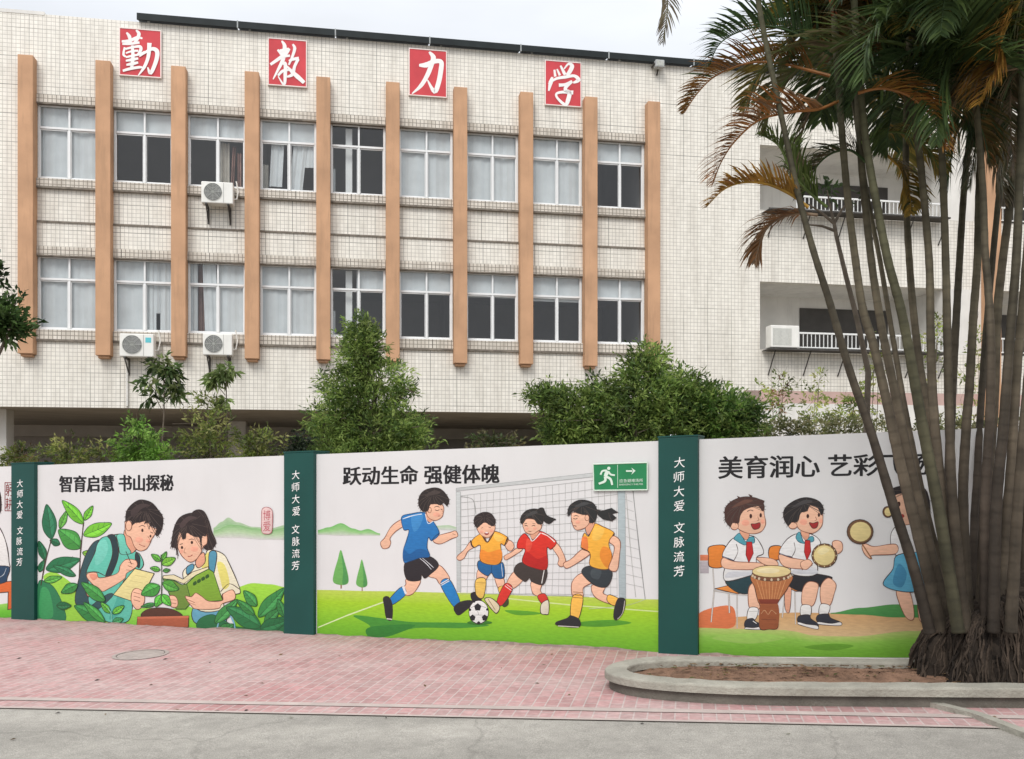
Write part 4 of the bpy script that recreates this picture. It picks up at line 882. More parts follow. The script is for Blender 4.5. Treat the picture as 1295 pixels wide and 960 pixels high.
# ================= drumming panel =================
Art.z = 0; a = Art(830, 550, 3.428)
a.band([(188,800),(320,790),(600,770),(860,775),(1100,770),(1500,770),(2300,770)], [(188,955),(600,960),(1100,965),(1500,970),(2300,980)], [(204,160,110),(206,176,132),(190,178,120)])
a.poly((218,126,88), [(190,520),(228,520),(228,545),(190,545)], False, 0); a.poly((186,176,180), [(190,548),(228,548),(228,600),(190,600)], False, 0); a.poly((216,120,76), [(190,770),(320,740),(345,800),(320,838),(190,838)], True, 0)
a.crop(1030, 550, 3.43); a.band([(70,772),(200,750),(350,735),(600,742),(900,750)], [(70,776),(200,780),(350,792),(900,800)], [(84,150,80),(70,138,72)])
a.crop(830, 550, 3.428)
a.band([(186,836),(380,842),(560,846),(700,872),(857,874),(1100,850),(1500,850),(2300,850)], [(186,957),(600,962),(1100,966),(1500,970),(2300,980)], [(176,190,110),(132,182,72),(110,166,52),(100,156,46)])
a.poly((150,190,90), [(240,880),(420,860),(560,880),(400,905)], True, 0); a.poly((96,150,44), [(640,920),(760,905),(857,915),(760,935)], True, 0)
a.done('painted_ground', panels[3])
def chair(A, back, frame, seat):
    for q in frame: A.line((120,112,106), q, 1.9, False); A.line((214,206,198), q, 1.1, False)
    A.poly((226,140,66), seat, False, .8); A.poly((226,132,54), back, True, 1.1)
a = Art(885, 615, 5.19)
chair(a, [(62,398),(160,388),(170,440),(156,526),(66,528),(58,460)], [[(85,525),(95,680)], [(95,680),(75,890)], [(190,700),(195,830)], [(245,705),(245,930)], [(95,685),(240,708),(335,712)]], [(98,672),(190,650),(330,695),(245,706)])
a.crop(970, 615, 5.19); chair(a, [(20,400),(88,393),(92,440),(75,482),(16,470)], [[(120,690),(100,860)], [(182,690),(188,905)], [(140,668),(250,690)]], [(130,662),(200,650),(250,688),(190,690)])
a.done('painted_chair', panels[3])
a = Art(885, 615, 5.19)
a.poly(SK2, [(560,640),(600,650),(590,820),(560,800)], True, .7)
a.poly((40,66,72), [(168,627),(230,588),(350,578),(362,622),(322,702),(238,692)], True, .9)
a.poly(SK, [(318,692),(340,640),(392,628),(418,660),(416,690),(392,802),(328,802)], True, .9, (130,80,62)); a.poly((228,226,222), [(324,800),(382,802),(366,872),(312,876)], True, .8); a.line((170,168,164), [(322,820),(376,822)], .5)
a.poly((52,54,62), [(300,882),(345,866),(372,890),(432,910),(432,926),(305,930)], True, .8); a.poly((226,224,220), [(302,926),(360,928),(432,916),(432,940),(306,938)], True, .7); a.line((226,224,220), [(350,885),(372,900)], .8)
a.poly((230,228,226), [(190,370),(250,328),(352,328),(400,380),(418,440),(372,470),(376,562),(330,586),(172,622),(164,540),(220,490),(148,462)], True, 1.0); a.poly((206,206,210), [(172,600),(200,560),(330,560),(372,540),(374,562),(330,584)], True, 0); a.line(LN, [(240,380),(250,430),(222,492)], .8); a.line((60,70,96), [(150,460),(222,486)], 1.1)
a.poly(SK, [(372,470),(470,474),(512,500),(502,527),(422,512)], True, .8, (130,80,62))
a.poly(SK, [(150,470),(230,494),(400,504),(424,536),(345,548),(160,537)], True, .9, (130,80,62))
a.poly((84,158,172), [(225,340),(262,308),(300,362),(322,336),(355,334),(357,372),(318,372),(294,386),(240,358)], True, .8, (40,80,96)); a.poly((190,44,44), [(308,365),(342,365),(352,440),(322,502),(303,450)], False, .8, (110,24,24))
a.poly(SK2, [(268,285),(320,300),(322,335),(300,352),(266,310)], True, .5)
a.poly(SK, [(245,200),(300,138),(405,128),(424,190),(432,250),(402,298),(340,312),(268,290),(235,250)], True, .9, (130,80,62)); a.ell(SK, (228,262), 26, 24, .9, (130,80,62)); a.ell((240,168,142), (300,240), 26, 20); a.ell((240,168,142), (412,232), 13, 16)
a.poly((78,52,46), [(165,202),(168,140),(222,90),(300,68),(392,84),(424,130),(412,162),(380,130),(300,152),(266,192),(256,240),(216,240),(200,266),(170,232)], True, .5); a.poly((108,74,62), [(210,140),(290,90),(350,95),(270,125)], True, 0)
for q in ((165,180),(180,140),(205,110),(255,78),(330,66),(410,100)): a.poly((78,52,46), [(q[0]-12,q[1]-16),(q[0]+16,q[1]-4),(q[0]+8,q[1]+18)], False, 0)
a.ell((70,40,34), (335,196), 9, 15); a.ell((70,40,34), (400,190), 8, 14); a.line((80,54,48), [(312,165),(332,156),(350,162)], .8); a.poly((160,44,44), [(338,248),(365,246),(396,240),(392,272),(362,284),(344,270)], True, .8); a.line((140,86,66), [(380,200),(388,222),(376,226)], .6)
a.done('painted_boy', panels[3])
a = Art(970, 615, 5.19)
a.poly((40,40,44), [(142,605),(240,568),(400,588),(425,610),(352,662),(330,640),(240,692),(138,650)], True, .9)
for L1, S1, H1, so in (([(352,660),(400,602),(452,640),(442,702),(412,782),(358,772)], [(353,774),(412,784),(396,842),(343,840)], [(333,846),(400,838),(420,865),(482,890),(476,902),(338,892)], [(336,890),(420,900),(482,892),(478,914),(340,906)]), ([(233,682),(270,628),(332,638),(332,692),(302,782),(233,780)], [(228,782),(287,786),(282,852),(223,850)], [(208,852),(275,843),(290,870),(332,900),(326,925),(210,895)], [(207,892),(260,905),(330,915),(327,938),(212,908)])):
    a.poly(SK, L1, True, .9, (130,80,62)); a.poly((228,226,222), S1, True, .8); a.poly((50,52,60), H1, True, .8); a.poly((226,224,220), so, True, .7)
a.poly((230,228,226), [(130,350),(210,308),(300,318),(352,370),(322,440),(322,578),(160,572),(170,470),(80,442)], True, 1.0); a.poly((206,206,210), [(165,560),(200,530),(315,540),(320,576),(165,572)], True, 0); a.line(LN, [(178,370),(185,420),(160,470)], .8); a.line((60,70,96), [(82,440),(165,468)], 1.1)
a.poly(SK, [(78,450),(160,470),(272,490),(294,520),(222,542),(108,522)], True, .9, (130,80,62))
a.poly((84,158,172), [(190,332),(214,300),(242,366),(266,340),(300,328),(306,360),(262,372),(240,376),(205,362)], True, .8, (40,80,96)); a.poly((190,44,44), [(250,355),(282,355),(288,430),(262,488),(244,430)], False, .8, (110,24,24))
a.poly(SK, [(428,372),(460,355),(492,372),(494,420),(455,442)], True, .9, (130,80,62))
a.ell((116,82,56), (377,455), 83, 79, 1.0); a.ell((226,206,144), (376,453), 70, 67, .6, (150,120,70)); a.poly((236,220,166), [(330,430),(370,400),(410,420),(360,450)], True, 0)
for t in np.linspace(0, 2*math.pi, 13)[:-1]: a.ell((196,180,140), (377+77*math.cos(t), 455+73*math.sin(t)), 4, 5)
a.line((130,90,60), [(230,548),(300,505)], 1.6); a.poly(SK, [(222,500),(270,480),(296,505),(262,545),(228,536)], True, .8, (130,80,62))
a.poly(SK2, [(228,285),(275,300),(272,340),(250,352),(225,315)], True, .5)
a.poly(SK, [(198,220),(260,128),(352,148),(367,220),(352,272),(300,308),(228,292),(196,258)], True, .9, (130,80,62)); a.ell(SK, (170,258), 28, 22, .9, (130,80,62)); a.ell((240,168,142), (240,235), 24, 20); a.ell((240,168,142), (352,228), 12, 15)
a.poly((44,40,40), [(108,202),(120,140),(188,90),(262,73),(342,98),(372,150),(357,188),(332,142),(286,124),(262,162),(222,176),(202,230),(162,236),(138,258)], True, .5); a.poly((72,68,68), [(160,140),(240,92),(300,98),(220,125)], True, 0)
a.ell((70,40,34), (268,196), 9, 14); a.ell((70,40,34), (341,188), 8, 13); a.line((70,48,44), [(246,168),(268,160)], .8); a.poly((160,44,44), [(278,240),(305,242),(336,234),(328,268),(300,276)], True, .8); a.line((140,86,66), [(318,200),(326,220),(314,224)], .6)
a.done('painted_boy', panels[3])
a = Art(830, 550, 3.428)
a.poly((176,110,68), [(418,605),(582,605),(572,660),(535,715),(522,745),(528,832),(490,842),(448,836),(450,745),(440,718),(428,665)], True, .9, (80,50,40)); a.poly((150,86,54), [(455,730),(525,728),(528,830),(490,840),(450,834)], True, 0)
for x in range(435, 575, 18): a.line((210,150,100), [(x,628),(x*.55+222,712)], .7)
a.poly((130,60,44), [(442,712),(535,712),(526,732),(450,732)], False, 0); a.line((196,150,110), [(455,775),(470,760),(485,778),(500,760),(520,776)], .7); a.line((110,60,44), [(456,800),(520,800)], .7)
a.ell((128,84,60), (500,606), 86, 28, .9); a.ell((230,208,150), (500,592), 84, 26, .8, (110,80,50)); a.ell((238,222,176), (485,588), 50, 12)
for t in np.linspace(.15, math.pi-.15, 9): a.ell((210,190,160), (500+83*math.cos(t), 608+20*math.sin(t)), 5, 6)
a.done('painted_drum', panels[3])
a = Art(1030, 550, 3.43)
a.poly(SK, [(355,680),(412,680),(432,792),(395,788)], True, .9, (130,80,62)); a.poly(SK, [(450,680),(502,680),(492,800),(455,800)], True, .9, (130,80,62))
a.poly((230,228,226), [(330,440),(372,388),(480,398),(502,480),(482,532),(358,526)], True, .9); a.poly((96,172,202), [(363,520),(500,520),(534,640),(420,682),(300,652),(340,582)], True, 1.0); a.poly((70,140,176), [(365,560),(400,600),(380,660),(340,640)], True, 0)
a.poly(SK, [(206,486),(222,472),(260,484),(352,474),(352,515),(250,522),(246,538),(220,520)], True, .9, (130,80,62)); a.line((150,100,60), [(205,470),(248,536)], 1.6)
a.ell((112,80,56), (198,420), 57, 53, 1.0); a.ell((226,206,144), (200,420), 46, 43, .5, (150,120,70)); a.ell((112,80,56), (318,334), 22, 24, .8); a.ell((226,206,144), (320,334), 16, 18)
a.poly(SK, [(335,262),(380,238),(452,258),(458,342),(412,388),(356,372)], True, .9, (130,80,62)); a.poly((46,40,40), [(322,242),(400,218),(482,236),(502,332),(470,348),(460,262),(400,252),(350,262),(335,290)], True, .5); a.ell((70,40,34), (366,300), 7, 11); a.ell((160,52,48), (378,352), 12, 9)
a.done('painted_girl', panels[3])

# silt and splash line along the foot of each panel
rr = random.Random(9)
for i in range(len(PIL)-1):
    m = MB(); x = PIL[i][1]+.01; h0 = .02
    while x < PIL[i+1][0]-.06:
        x2 = x+.05; h1 = max(.010, min(.036, h0+rr.uniform(-.007, .007))); k = rr.uniform(.8, 1.15)
        m.face([(x, -.0125, base(x)-.01), (x2, -.0125, base(x2)-.01), (x2, -.0125, base(x2)+h1), (x, -.0125, base(x)+h0)], (.30*k, .235*k, .20*k)); x = x2; h0 = h1
    m.build('foot_grime', M['paint'], panels[i])
# ---- evacuation sign, a thin board hung on the football panel
q0, q1 = wpt(751, 587), wpt(821, 619)
sg = empty('evacuation_sign', WALL.location, WALL.rotation_euler.z, 'green evacuation sign with white running figure and arrow hung on the football mural', 'sign')
sy = -.022
def spx(px, py, k=0): A, H = wpt(px, py); return (A, sy - .0006*k, H)
m = MB(); qs = [(751,587.2),(819.5,585),(819.5,619.5),(752,620.3)]
fr_ = [spx(*q) for q in qs]; bk = [(p[0], -.014, p[2]) for p in fr_]
m.face(fr_[::-1]); m.face(bk)
for i in range(4): j = (i+1) % 4; m.face([fr_[i], fr_[j], bk[j], bk[i]])
m.build('sign_board', M['signg'], sg)
m = MB(); SC = (745, 580, 1295/80)
def sline(pts, ws, k): 
    for quad in ribbon(pts, ws): m.face([spx(SC[0]+p.x/SC[2], SC[1]+p.y/SC[2], k) for p in quad][::-1])
ell = [(418+34*math.cos(t), 200+34*math.sin(t)) for t in np.linspace(0, 2*math.pi, 17)[:-1]]; m.face([spx(SC[0]+x/SC[2], SC[1]+y/SC[2], 2) for x, y in ell])
sline([(400,250),(370,310),(345,370)], [75,80,60], 3); sline([(380,245),(290,255),(250,330)], [40,36,36], 4); sline([(410,265),(460,325),(545,340)], [40,36,34], 5); sline([(345,370),(340,460),(215,515)], [56,50,40], 6); sline([(360,370),(455,420),(490,540)], [50,48,38], 7)
m.build('running_figure', M['signl'], sg); m = MB()
sline([(770,255),(900,255)], [32,32], 2); m.face([spx(SC[0]+x/SC[2], SC[1]+y/SC[2], 3) for x, y in ((965,250),(880,185),(915,250),(880,330))][::-1])
m.build('arrow', M['signl'], sg); m = MB(); sline([(597,125),(600,600)], [8,8], 2); m.build('divider', M['signl'], sg); m = MB()
put_text(m, '应急避难场所', ((784.2,606),(814,605.2),(814,609.6),(784.2,610.4)), 0, sy-.002)
put_text(m, 'EMERGENCY SHELTER', ((784.2,612),(814,611.2),(814,613.2),(784.2,614)), 0, sy-.002)
m.build('sign_lettering', M['signl'], sg)
m = MB(); 
for (x0, y0), (x1, y1) in ((qs[0], qs[1]), (qs[1], qs[2]), (qs[2], qs[3]), (qs[3], qs[0])): m.tube([spx(x0, y0, 1), spx(x1, y1, 1)], .006, 6)
m.build('sign_edge', M['signl'], sg)
# ---------------------------------------------------------------- planter, covers, kerb ramp
pl = empty('raised_planter', (2.6, 6.6, g(2.6)), 0, 'low rounded concrete planter with bare soil around the palm clump', 'planter')
def offset(poly, d):
    out = []; n_ = len(poly)
    for i in range(n_):
        t = (Vector(poly[(i+1) % n_]) - Vector(poly[i-1])).normalized(); out.append((poly[i][0]-t.y*d, poly[i][1]+t.x*d))
    return out
ctrl = [(3.35,5.95),(2.5,6.07),(1.67,6.20),(1.11,6.38),(.80,6.60),(.70,6.86),(.80,7.12),(1.05,7.28),(1.38,7.29),(2.05,7.16),(2.73,7.02),(3.6,6.84),(4.3,6.68),(4.62,6.45),(4.66,6.15),(4.45,5.88),(4.1,5.84)]
outl = [(p.x, p.y) for p in densify([(x, y, 0) for x, y in ctrl], True, 8)]
ar = sum(outl[i][0]*outl[(i+1) % len(outl)][1]-outl[(i+1) % len(outl)][0]*outl[i][1] for i in range(len(outl)))
if ar < 0: outl = outl[::-1]
def ring(o, i, z0, z1, jit=0):
    m = MB(); n_ = len(o); rz = lambda k: random.uniform(-jit, jit)
    A = [(x, y, g(x)+z0) for x, y in o]; B = [(x, y, g(x)+z1+rz(0)) for x, y in o]; C_ = [(x, y, g(x)+z1+rz(0)) for x, y in i]; D = [(x, y, g(x)+z0) for x, y in i]
    m.v = A+B+C_+D
    for k in range(n_):
        j = (k+1) % n_
        for a_, b_ in ((0,1),(1,2),(2,3)): m.f.append((a_*n_+k, a_*n_+j, b_*n_+j, b_*n_+k)); m.c.append(None); m.mi.append(0)
    return m
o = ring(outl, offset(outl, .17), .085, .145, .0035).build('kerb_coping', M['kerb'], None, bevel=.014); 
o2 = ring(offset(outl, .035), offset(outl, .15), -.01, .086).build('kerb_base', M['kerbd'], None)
m = MB(); si = offset(outl, .14); cx_ = sum(p[0] for p in si)/len(si); cy_ = sum(p[1] for p in si)/len(si)
rings = [[(cx_+(x-cx_)*k, cy_+(y-cy_)*k) for x, y in si] for k in (1, .85, .65, .4, .15)]
for r_, k in zip(rings, (0,1,2,3,4)):
    for x, y in r_: m.v.append((x, y, g(x)+.075+.03*k*.6+random.uniform(-.015, .015)))
n_ = len(si)
for k in range(4):
    for i in range(n_): j = (i+1) % n_; m.f.append((k*n_+i, k*n_+j, (k+1)*n_+j, (k+1)*n_+i)); m.c.append(None); m.mi.append(0)
m.f.append(tuple(4*n_+i for i in range(n_))); m.c.append(None); m.mi.append(0)
o3 = m.build('soil', M['soil'], None, smooth=True)
def adopt(o, root):
    o.parent = root; o.matrix_parent_inverse = Matrix.Translation(root.location).inverted()
for q in (o, o2, o3): adopt(q, pl)
# pebbles and dry leaf litter on the soil
m = MB()
for _ in range(260):
    k = math.sqrt(random.random())*.92; i = random.randrange(n_); x, y = cx_+(si[i][0]-cx_)*k, cy_+(si[i][1]-cy_)*k; z = g(x)+.11+.07*(1-k); a = random.uniform(0, 6.3); r = random.uniform(.012, .04)
    c = random.choice([(.20,.12,.06),(.28,.19,.10),(.12,.08,.05),(.09,.10,.03)])
    m.face([(x+r*math.cos(a), y+r*math.sin(a), z), (x-r*.4*math.sin(a), y+r*.4*math.cos(a), z+.006), (x-r*math.cos(a), y-r*math.sin(a), z+.003), (x+r*.4*math.sin(a), y-r*.4*math.cos(a), z+.008)], c)
adopt(tag(m.build('leaf_litter', M['leaf'], None), kind='stuff'), pl)
def cover(px, py, r, label):
    c = gp(px, py, .009); root = empty('manhole_cover', c, 0, label, 'manhole cover')
    m = MB()
    for r0, r1, z0, z1 in ((r, r*.86, .004, .006), (r*.83, 0.001, .004, .006)):
        q0 = [(r0*math.cos(t), r0*math.sin(t), .0263*r0*math.cos(t)+z0) for t in np.linspace(0, 6.2832, 41)[:-1]]; q1 = [(r1*math.cos(t), r1*math.sin(t), .0263*r1*math.cos(t)+z1) for t in np.linspace(0, 6.2832, 41)[:-1]]
        for i in range(40): j = (i+1) % 40; m.face([q0[i], q0[j], q1[j], q1[i]])
    m.build('cover', M['iron'], root)
    m = MB(); q0 = [(r*.86*math.cos(t), r*.86*math.sin(t), .0263*r*.86*math.cos(t)+.001) for t in np.linspace(0, 6.2832, 41)[:-1]]; m.face(q0); m.build('cover_gap', M['steel'], root)
cover(178, 828, .255, 'round concrete manhole cover in the pink paving in front of the reading mural')
def strip3(name, pts, wd, h, m_):
    m = MB(); P = [Vector(p) for p in pts]
    for i in range(len(P)-1):
        a, b = P[i], P[i+1]; d = (b-a).normalized(); nn = Vector((-d.y, d.x, 0))*wd/2; u = Vector((0, 0, h)); dn = Vector((0,0,-.03))
        q = [a-nn, b-nn, b+nn, a+nn]
        m.face([k+u for k in q]); m.face([q[0]+dn, q[1]+dn, q[1]+u, q[0]+u]); m.face([q[2]+dn, q[3]+dn, q[3]+u, q[2]+u]); m.face([q[3]+dn, q[0]+dn, q[0]+u, q[3]+u]); m.face([q[1]+dn, q[2]+dn, q[2]+u, q[1]+u])
    return tag(m.build(name, m_), kind='structure')
strip3('kerb', [gp(1172, 893), gp(1235, 909), gp(1310, 938), gp(1500, 1010)], .07, .04, M['kerb'])

# ---------------------------------------------------------------- palm clump
palm = empty('palm_clump', (3.35, 6.5, g(3.35)+.08), 0, 'tall clump of ringed areca palm stems with drooping green and rust fronds in the planter', 'palm')
PZ = 6.5
def frond_mesh(path, ll=.40, n=46, col=(.03,.055,.02), tipc=None, flare=.75, droop=.55, wid=.030, seed=0, up=.3):
    rnd = random.Random(seed); P = [Vector(p) for p in path]
    D = densify(P, False, 8); m = MB()
    m.tube(D, [.012*(1-.8*i/len(D)) for i in range(len(D))], 5, tuple(c*1.3 for c in col))
    cum = [0]
    for i in range(1, len(D)): cum.append(cum[-1]+(D[i]-D[i-1]).length)
    T = cum[-1]
    for k in range(n):
        t = (.10 + .90*k/(n-1)); s_ = t*T; i = max(1, min(len(D)-1, next((j for j in range(len(D)) if cum[j] >= s_), len(D)-1)))
        f = (s_-cum[i-1])/max(1e-6, cum[i]-cum[i-1]); b = D[i-1].lerp(D[i], f); tg = (D[i]-D[i-1]).normalized()
        side = tg.cross(Vector((0,0,1))); side = side.normalized() if side.length > .05 else Vector((1,0,0)); upv = side.cross(tg).normalized()
        L_ = ll*(math.sin(math.pi*min(1, .18+.80*t))**.7)*rnd.uniform(.8, 1.15)
        for sg_ in (1, -1):
            if rnd.random() < .06: continue
            d = (side*sg_*flare + tg*rnd.uniform(.7, 1.0) + upv*rnd.uniform(up-.15, up+.25)).normalized()
            dr = droop*rnd.uniform(.6, 1.4)
            d2 = (d + Vector((0,0,-dr))).normalized(); d3 = (d2 + Vector((0,0,-dr*1.2))).normalized()
            wv = d.cross(upv).normalized()*wid*.5*rnd.uniform(.8, 1.2)
            p0 = b; p1 = p0+d*L_*.35; p2 = p1+d2*L_*.35; p3 = p2+d3*L_*.32
            h = rnd.uniform(.7, 1.3); mixk = min(1, max(0, rnd.gauss(.35, .25))) if tipc else 0
            c0 = tuple((a_*(1-mixk)+(tipc[q] if tipc else 0)*mixk)*h for q, a_ in enumerate(col)); c1 = tuple(x*.85 for x in c0)
            bb = len(m.v); m.v += [tuple(x) for x in (p0-wv*.5, p0+wv*.5, p1-wv, p1+wv, p2-wv*.7, p2+wv*.7, p3)]
            for f_, c_ in (((0,1,3,2), c0), ((2,3,5,4), c0), ((4,5,6), c1)): m.f.append(tuple(bb+q for q in f_)); m.c.append(c_); m.mi.append(0)
    return m
G1, G2, RUST, OCH, DRY = (.052,.090,.034), (.105,.150,.042), (.30,.130,.040), (.38,.23,.045), (.22,.155,.10)
stems = [  # photo course of each stem from base to top, radius in photo px at the base and top, depth at base and top
    ([(1176,800),(1156,720),(1130,640),(1101,545),(1075,470),(1050,385),(1028,315),(1008,240),(992,165),(976,90),(962,20),(950,-60)], 8.2, 4.6, 6.35, 6.0),
    ([(1192,800),(1162,680),(1137,580),(1122,510),(1105,438),(1091,390),(1082,330),(1072,250),(1065,170),(1060,100),(1056,40),(1052,-40)], 8.5, 5.6, 6.45, 6.6),
    ([(1200,790),(1172,680),(1148,575),(1132,498),(1115,414),(1102,330),(1090,215),(1083,100),(1076,10),(1070,-80)], 8.2, 5.6, 6.55, 7.0),
    ([(1206,780),(1170,640),(1146,525),(1129,426),(1113,330),(1100,265),(1088,190),(1078,120)], 5.4, 3.6, 6.75, 7.4),
    ([(1212,800),(1190,660),(1168,546),(1153,462),(1139,390),(1123,330),(1110,265),(1096,185),(1086,95),(1080,0),(1074,-90)], 9.0, 6.2, 6.2, 6.3),
    ([(1216,780),(1190,620),(1175,522),(1165,474),(1156,402),(1150,330),(1146,248),(1146,166),(1148,80),(1150,-20)], 7.0, 5.4, 6.7, 7.2),
    ([(1226,800),(1195,650),(1181,522),(1177,426),(1175,330),(1165,215),(1157,150),(1150,60),(1146,-60)], 8.0, 5.6, 6.4, 6.6),
    ([(1222,800),(1206,650),(1201,546),(1198,426),(1196,330),(1192,212),(1188,140),(1184,40),(1182,-70)], 7.8, 5.6, 6.3, 6.5),
    ([(1216,790),(1201,640),(1203,520),(1206,460),(1210,390),(1214,320),(1220,230),(1229,150),(1238,60),(1248,-50)], 7.4, 5.2, 6.8, 7.3),
    ([(1226,800),(1218,640),(1222,540),(1226,490),(1231,400),(1236,330),(1238,248),(1242,160),(1248,60),(1254,-40)], 7.6, 6.0, 6.55, 6.8),
    ([(1246,800),(1246,640),(1252,522),(1253,430),(1250,370),(1246,320),(1243,240),(1236,150),(1228,60),(1220,-60)], 7.6, 5.4, 6.3, 6.2),
    ([(1240,800),(1246,640),(1256,522),(1261,402),(1268,330),(1281,230),(1292,140),(1304,40),(1316,-60)], 8.0, 6.0, 6.6, 6.9),
    ([(1256,800),(1260,640),(1269,540),(1277,430),(1285,330),(1290,220),(1293,120),(1296,0),(1298,-80)], 8.4, 6.4, 6.2, 6.1),
    ([(1262,800),(1270,690),(1278,600),(1286,470),(1294,380),(1304,250),(1316,100),(1326,-40)], 8.4, 6.2, 6.45, 6.6),
    ([(1278,800),(1284,690),(1290,600),(1300,480),(1312,360),(1330,200),(1346,20),(1352,-80)], 8.6, 6.2, 6.1, 6.0),
    ([(1236,790),(1232,680),(1236,600),(1240,520),(1247,420),(1258,300),(1270,180),(1280,60),(1286,-60)], 6.4, 4.8, 7.0, 7.5),
    ([(1296,800),(1300,640),(1320,450),(1344,250),(1370,50),(1384,-80)], 8.6, 6.2, 6.5, 6.8),
]
nf = 0
for si_, (pp, r0, r1, z0, z1) in enumerate(stems):
    n_ = len(pp); pts, rad = [], []
    for i, (px, py) in enumerate(pp):
        t = i/(n_-1); Z = z0+(z1-z0)*t; q = at(px, py, Z); pts.append(q - Vector(palm.location)); rad.append((.70*r1+(.90*r0-.70*r1)*(1-t)**2)*Z/FPX)
    D = densify(pts, False, 9); m = MB(); R = []
    step = len(D)
    hue = random.choice([(.075,.058,.040),(.110,.086,.060),(.066,.060,.034),(.085,.064,.048),(.060,.046,.034)])
    for i in range(step):
        t = i/(step-1)*(n_-1); k = min(int(t), n_-2); R.append((rad[k]+(rad[k+1]-rad[k])*(t-k))*(1+.05*(i % 3 == 0)))
    # rings: short segments of alternating tone
    D2, R2 = [], []
    for i in range(step-1):
        for k in range(4): D2.append(D[i].lerp(D[i+1], k/4)); R2.append((R[i]+(R[i+1]-R[i])*k/4))
    m.tube(D2, R2, 10)
    fi = 0; kn = [random.uniform(.72, 1.2) for _ in range(60)]
    for i in range(len(D2)-1):
        h_ = D2[i].z; ringk = .5+.5*math.sin(h_*(62+7*math.sin(si_*1.7))+3*math.sin(h_*2.1)+si_); tone = .80 if ringk > .90 else 1.0; kk_ = h_*7+si_; tone *= kn[int(kk_) % 60]*(1-kk_ % 1)+kn[(int(kk_)+1) % 60]*(kk_ % 1)
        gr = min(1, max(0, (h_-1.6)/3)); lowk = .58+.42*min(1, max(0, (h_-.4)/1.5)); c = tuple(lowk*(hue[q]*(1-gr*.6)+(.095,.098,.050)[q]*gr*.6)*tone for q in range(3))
        pc = c if i == 0 else pc
        wv = [.86+.28*(.5+.5*math.sin(k*2.1+math.sin(h_*1.3)*3+si_*3)) for k in range(10)]
        for k in range(10):
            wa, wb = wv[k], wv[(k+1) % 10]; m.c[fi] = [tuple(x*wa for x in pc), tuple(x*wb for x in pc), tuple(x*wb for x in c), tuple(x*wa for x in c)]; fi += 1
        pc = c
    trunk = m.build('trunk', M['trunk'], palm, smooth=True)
    # sheath at the top of the stem and the fronds that leave it
    top, prev = D2[-1], D2[-14]; ax = (top-prev).normalized(); rise = .75 if si_ != 1 else .25
    s2 = MB(); cs = (.26,.075,.022) if si_ == 1 else random.choice([(.05,.065,.02),(.10,.06,.025),(.06,.07,.025)])
    q0 = top+ax*(rise-.6); m2 = [top, q0, q0+ax*.12, q0+ax*.45, q0+ax*.62]
    s2.tube(m2, [R2[-1]*.98, R2[-1]*1.0, R2[-1]*1.35, R2[-1]*1.15, R2[-1]*.6], 10, cs)
    s2.build('crown_shaft', M['trunk'], trunk, smooth=True); top = q0+ax*.58
    for k in range(0 if si_ == 0 else 1):
        rr = random.Random(si_*31+k+4); az = rr.uniform(0, 6.283); el = RAD(rr.uniform(15, 60)); L_ = rr.uniform(1.5, 2.1); ec = RAD(rr.uniform(80, 125))
        if math.cos(az) < -.3 and si_ < 4: az += math.pi
        p = top; path = [p]; n2 = 7
        for q in range(n2):
            e_ = el - ec*((q/n2)**1.2); d = Vector((math.cos(az)*math.cos(e_), math.sin(az)*math.cos(e_), math.sin(e_))); p = p + d*L_/n2; path.append(p)
        c, tp = rr.choice([(G1, G2), (G1, G2), (G2, OCH), (G1, None), (G1, RUST), (RUST, DRY), (OCH, RUST), (G1, OCH)])
        frond_mesh(path, rr.uniform(.42,.56), 80, c, tp, seed=si_*100+k, droop=rr.uniform(.2, .6), wid=.022).build('frond', M['frond'], trunk); nf += 1
trunks = [o for o in bpy.data.objects if o.name.startswith('trunk') and o.parent == palm]
for k in range(50):                                        # the dense skirt of fronds from the shorter, hidden crowns
    rr = random.Random(700+k); px, py, Z = rr.uniform(1080, 1305), rr.uniform(-50, 165), rr.uniform(6.0, 7.5)
    az = rr.uniform(0, 6.283); el = RAD(rr.uniform(20, 75)); L_ = rr.uniform(1.0, 1.7); ec = RAD(rr.uniform(80, 140))
    if px < 1120 and math.cos(az) < 0: az += math.pi
    p = at(px, py, Z)-Vector(palm.location); path = [p]
    for q in range(7):
        e_ = el - ec*((q/7)**1.2); d = Vector((math.cos(az)*math.cos(e_), math.sin(az)*math.cos(e_), math.sin(e_))); p = p + d*L_/7; path.append(p)
    c, tp = rr.choice([(G1, G2), (G1, G2), (G1, None), (G1, DRY), (G2, DRY), (G1, OCH), (G2, OCH), (RUST, G1), (G1, G2)])
    near = min(range(len(stems)), key=lambda i: abs(np.interp(py, [q[1] for q in stems[i][0]][::-1], [q[0] for q in stems[i][0]][::-1])-px)+60*abs(stems[i][4]-Z))
    frond_mesh(path, rr.uniform(.42,.58), 84, c, tp, seed=1500+k, droop=rr.uniform(.15, .5), wid=.023).build('frond', M['frond'], trunks[near])
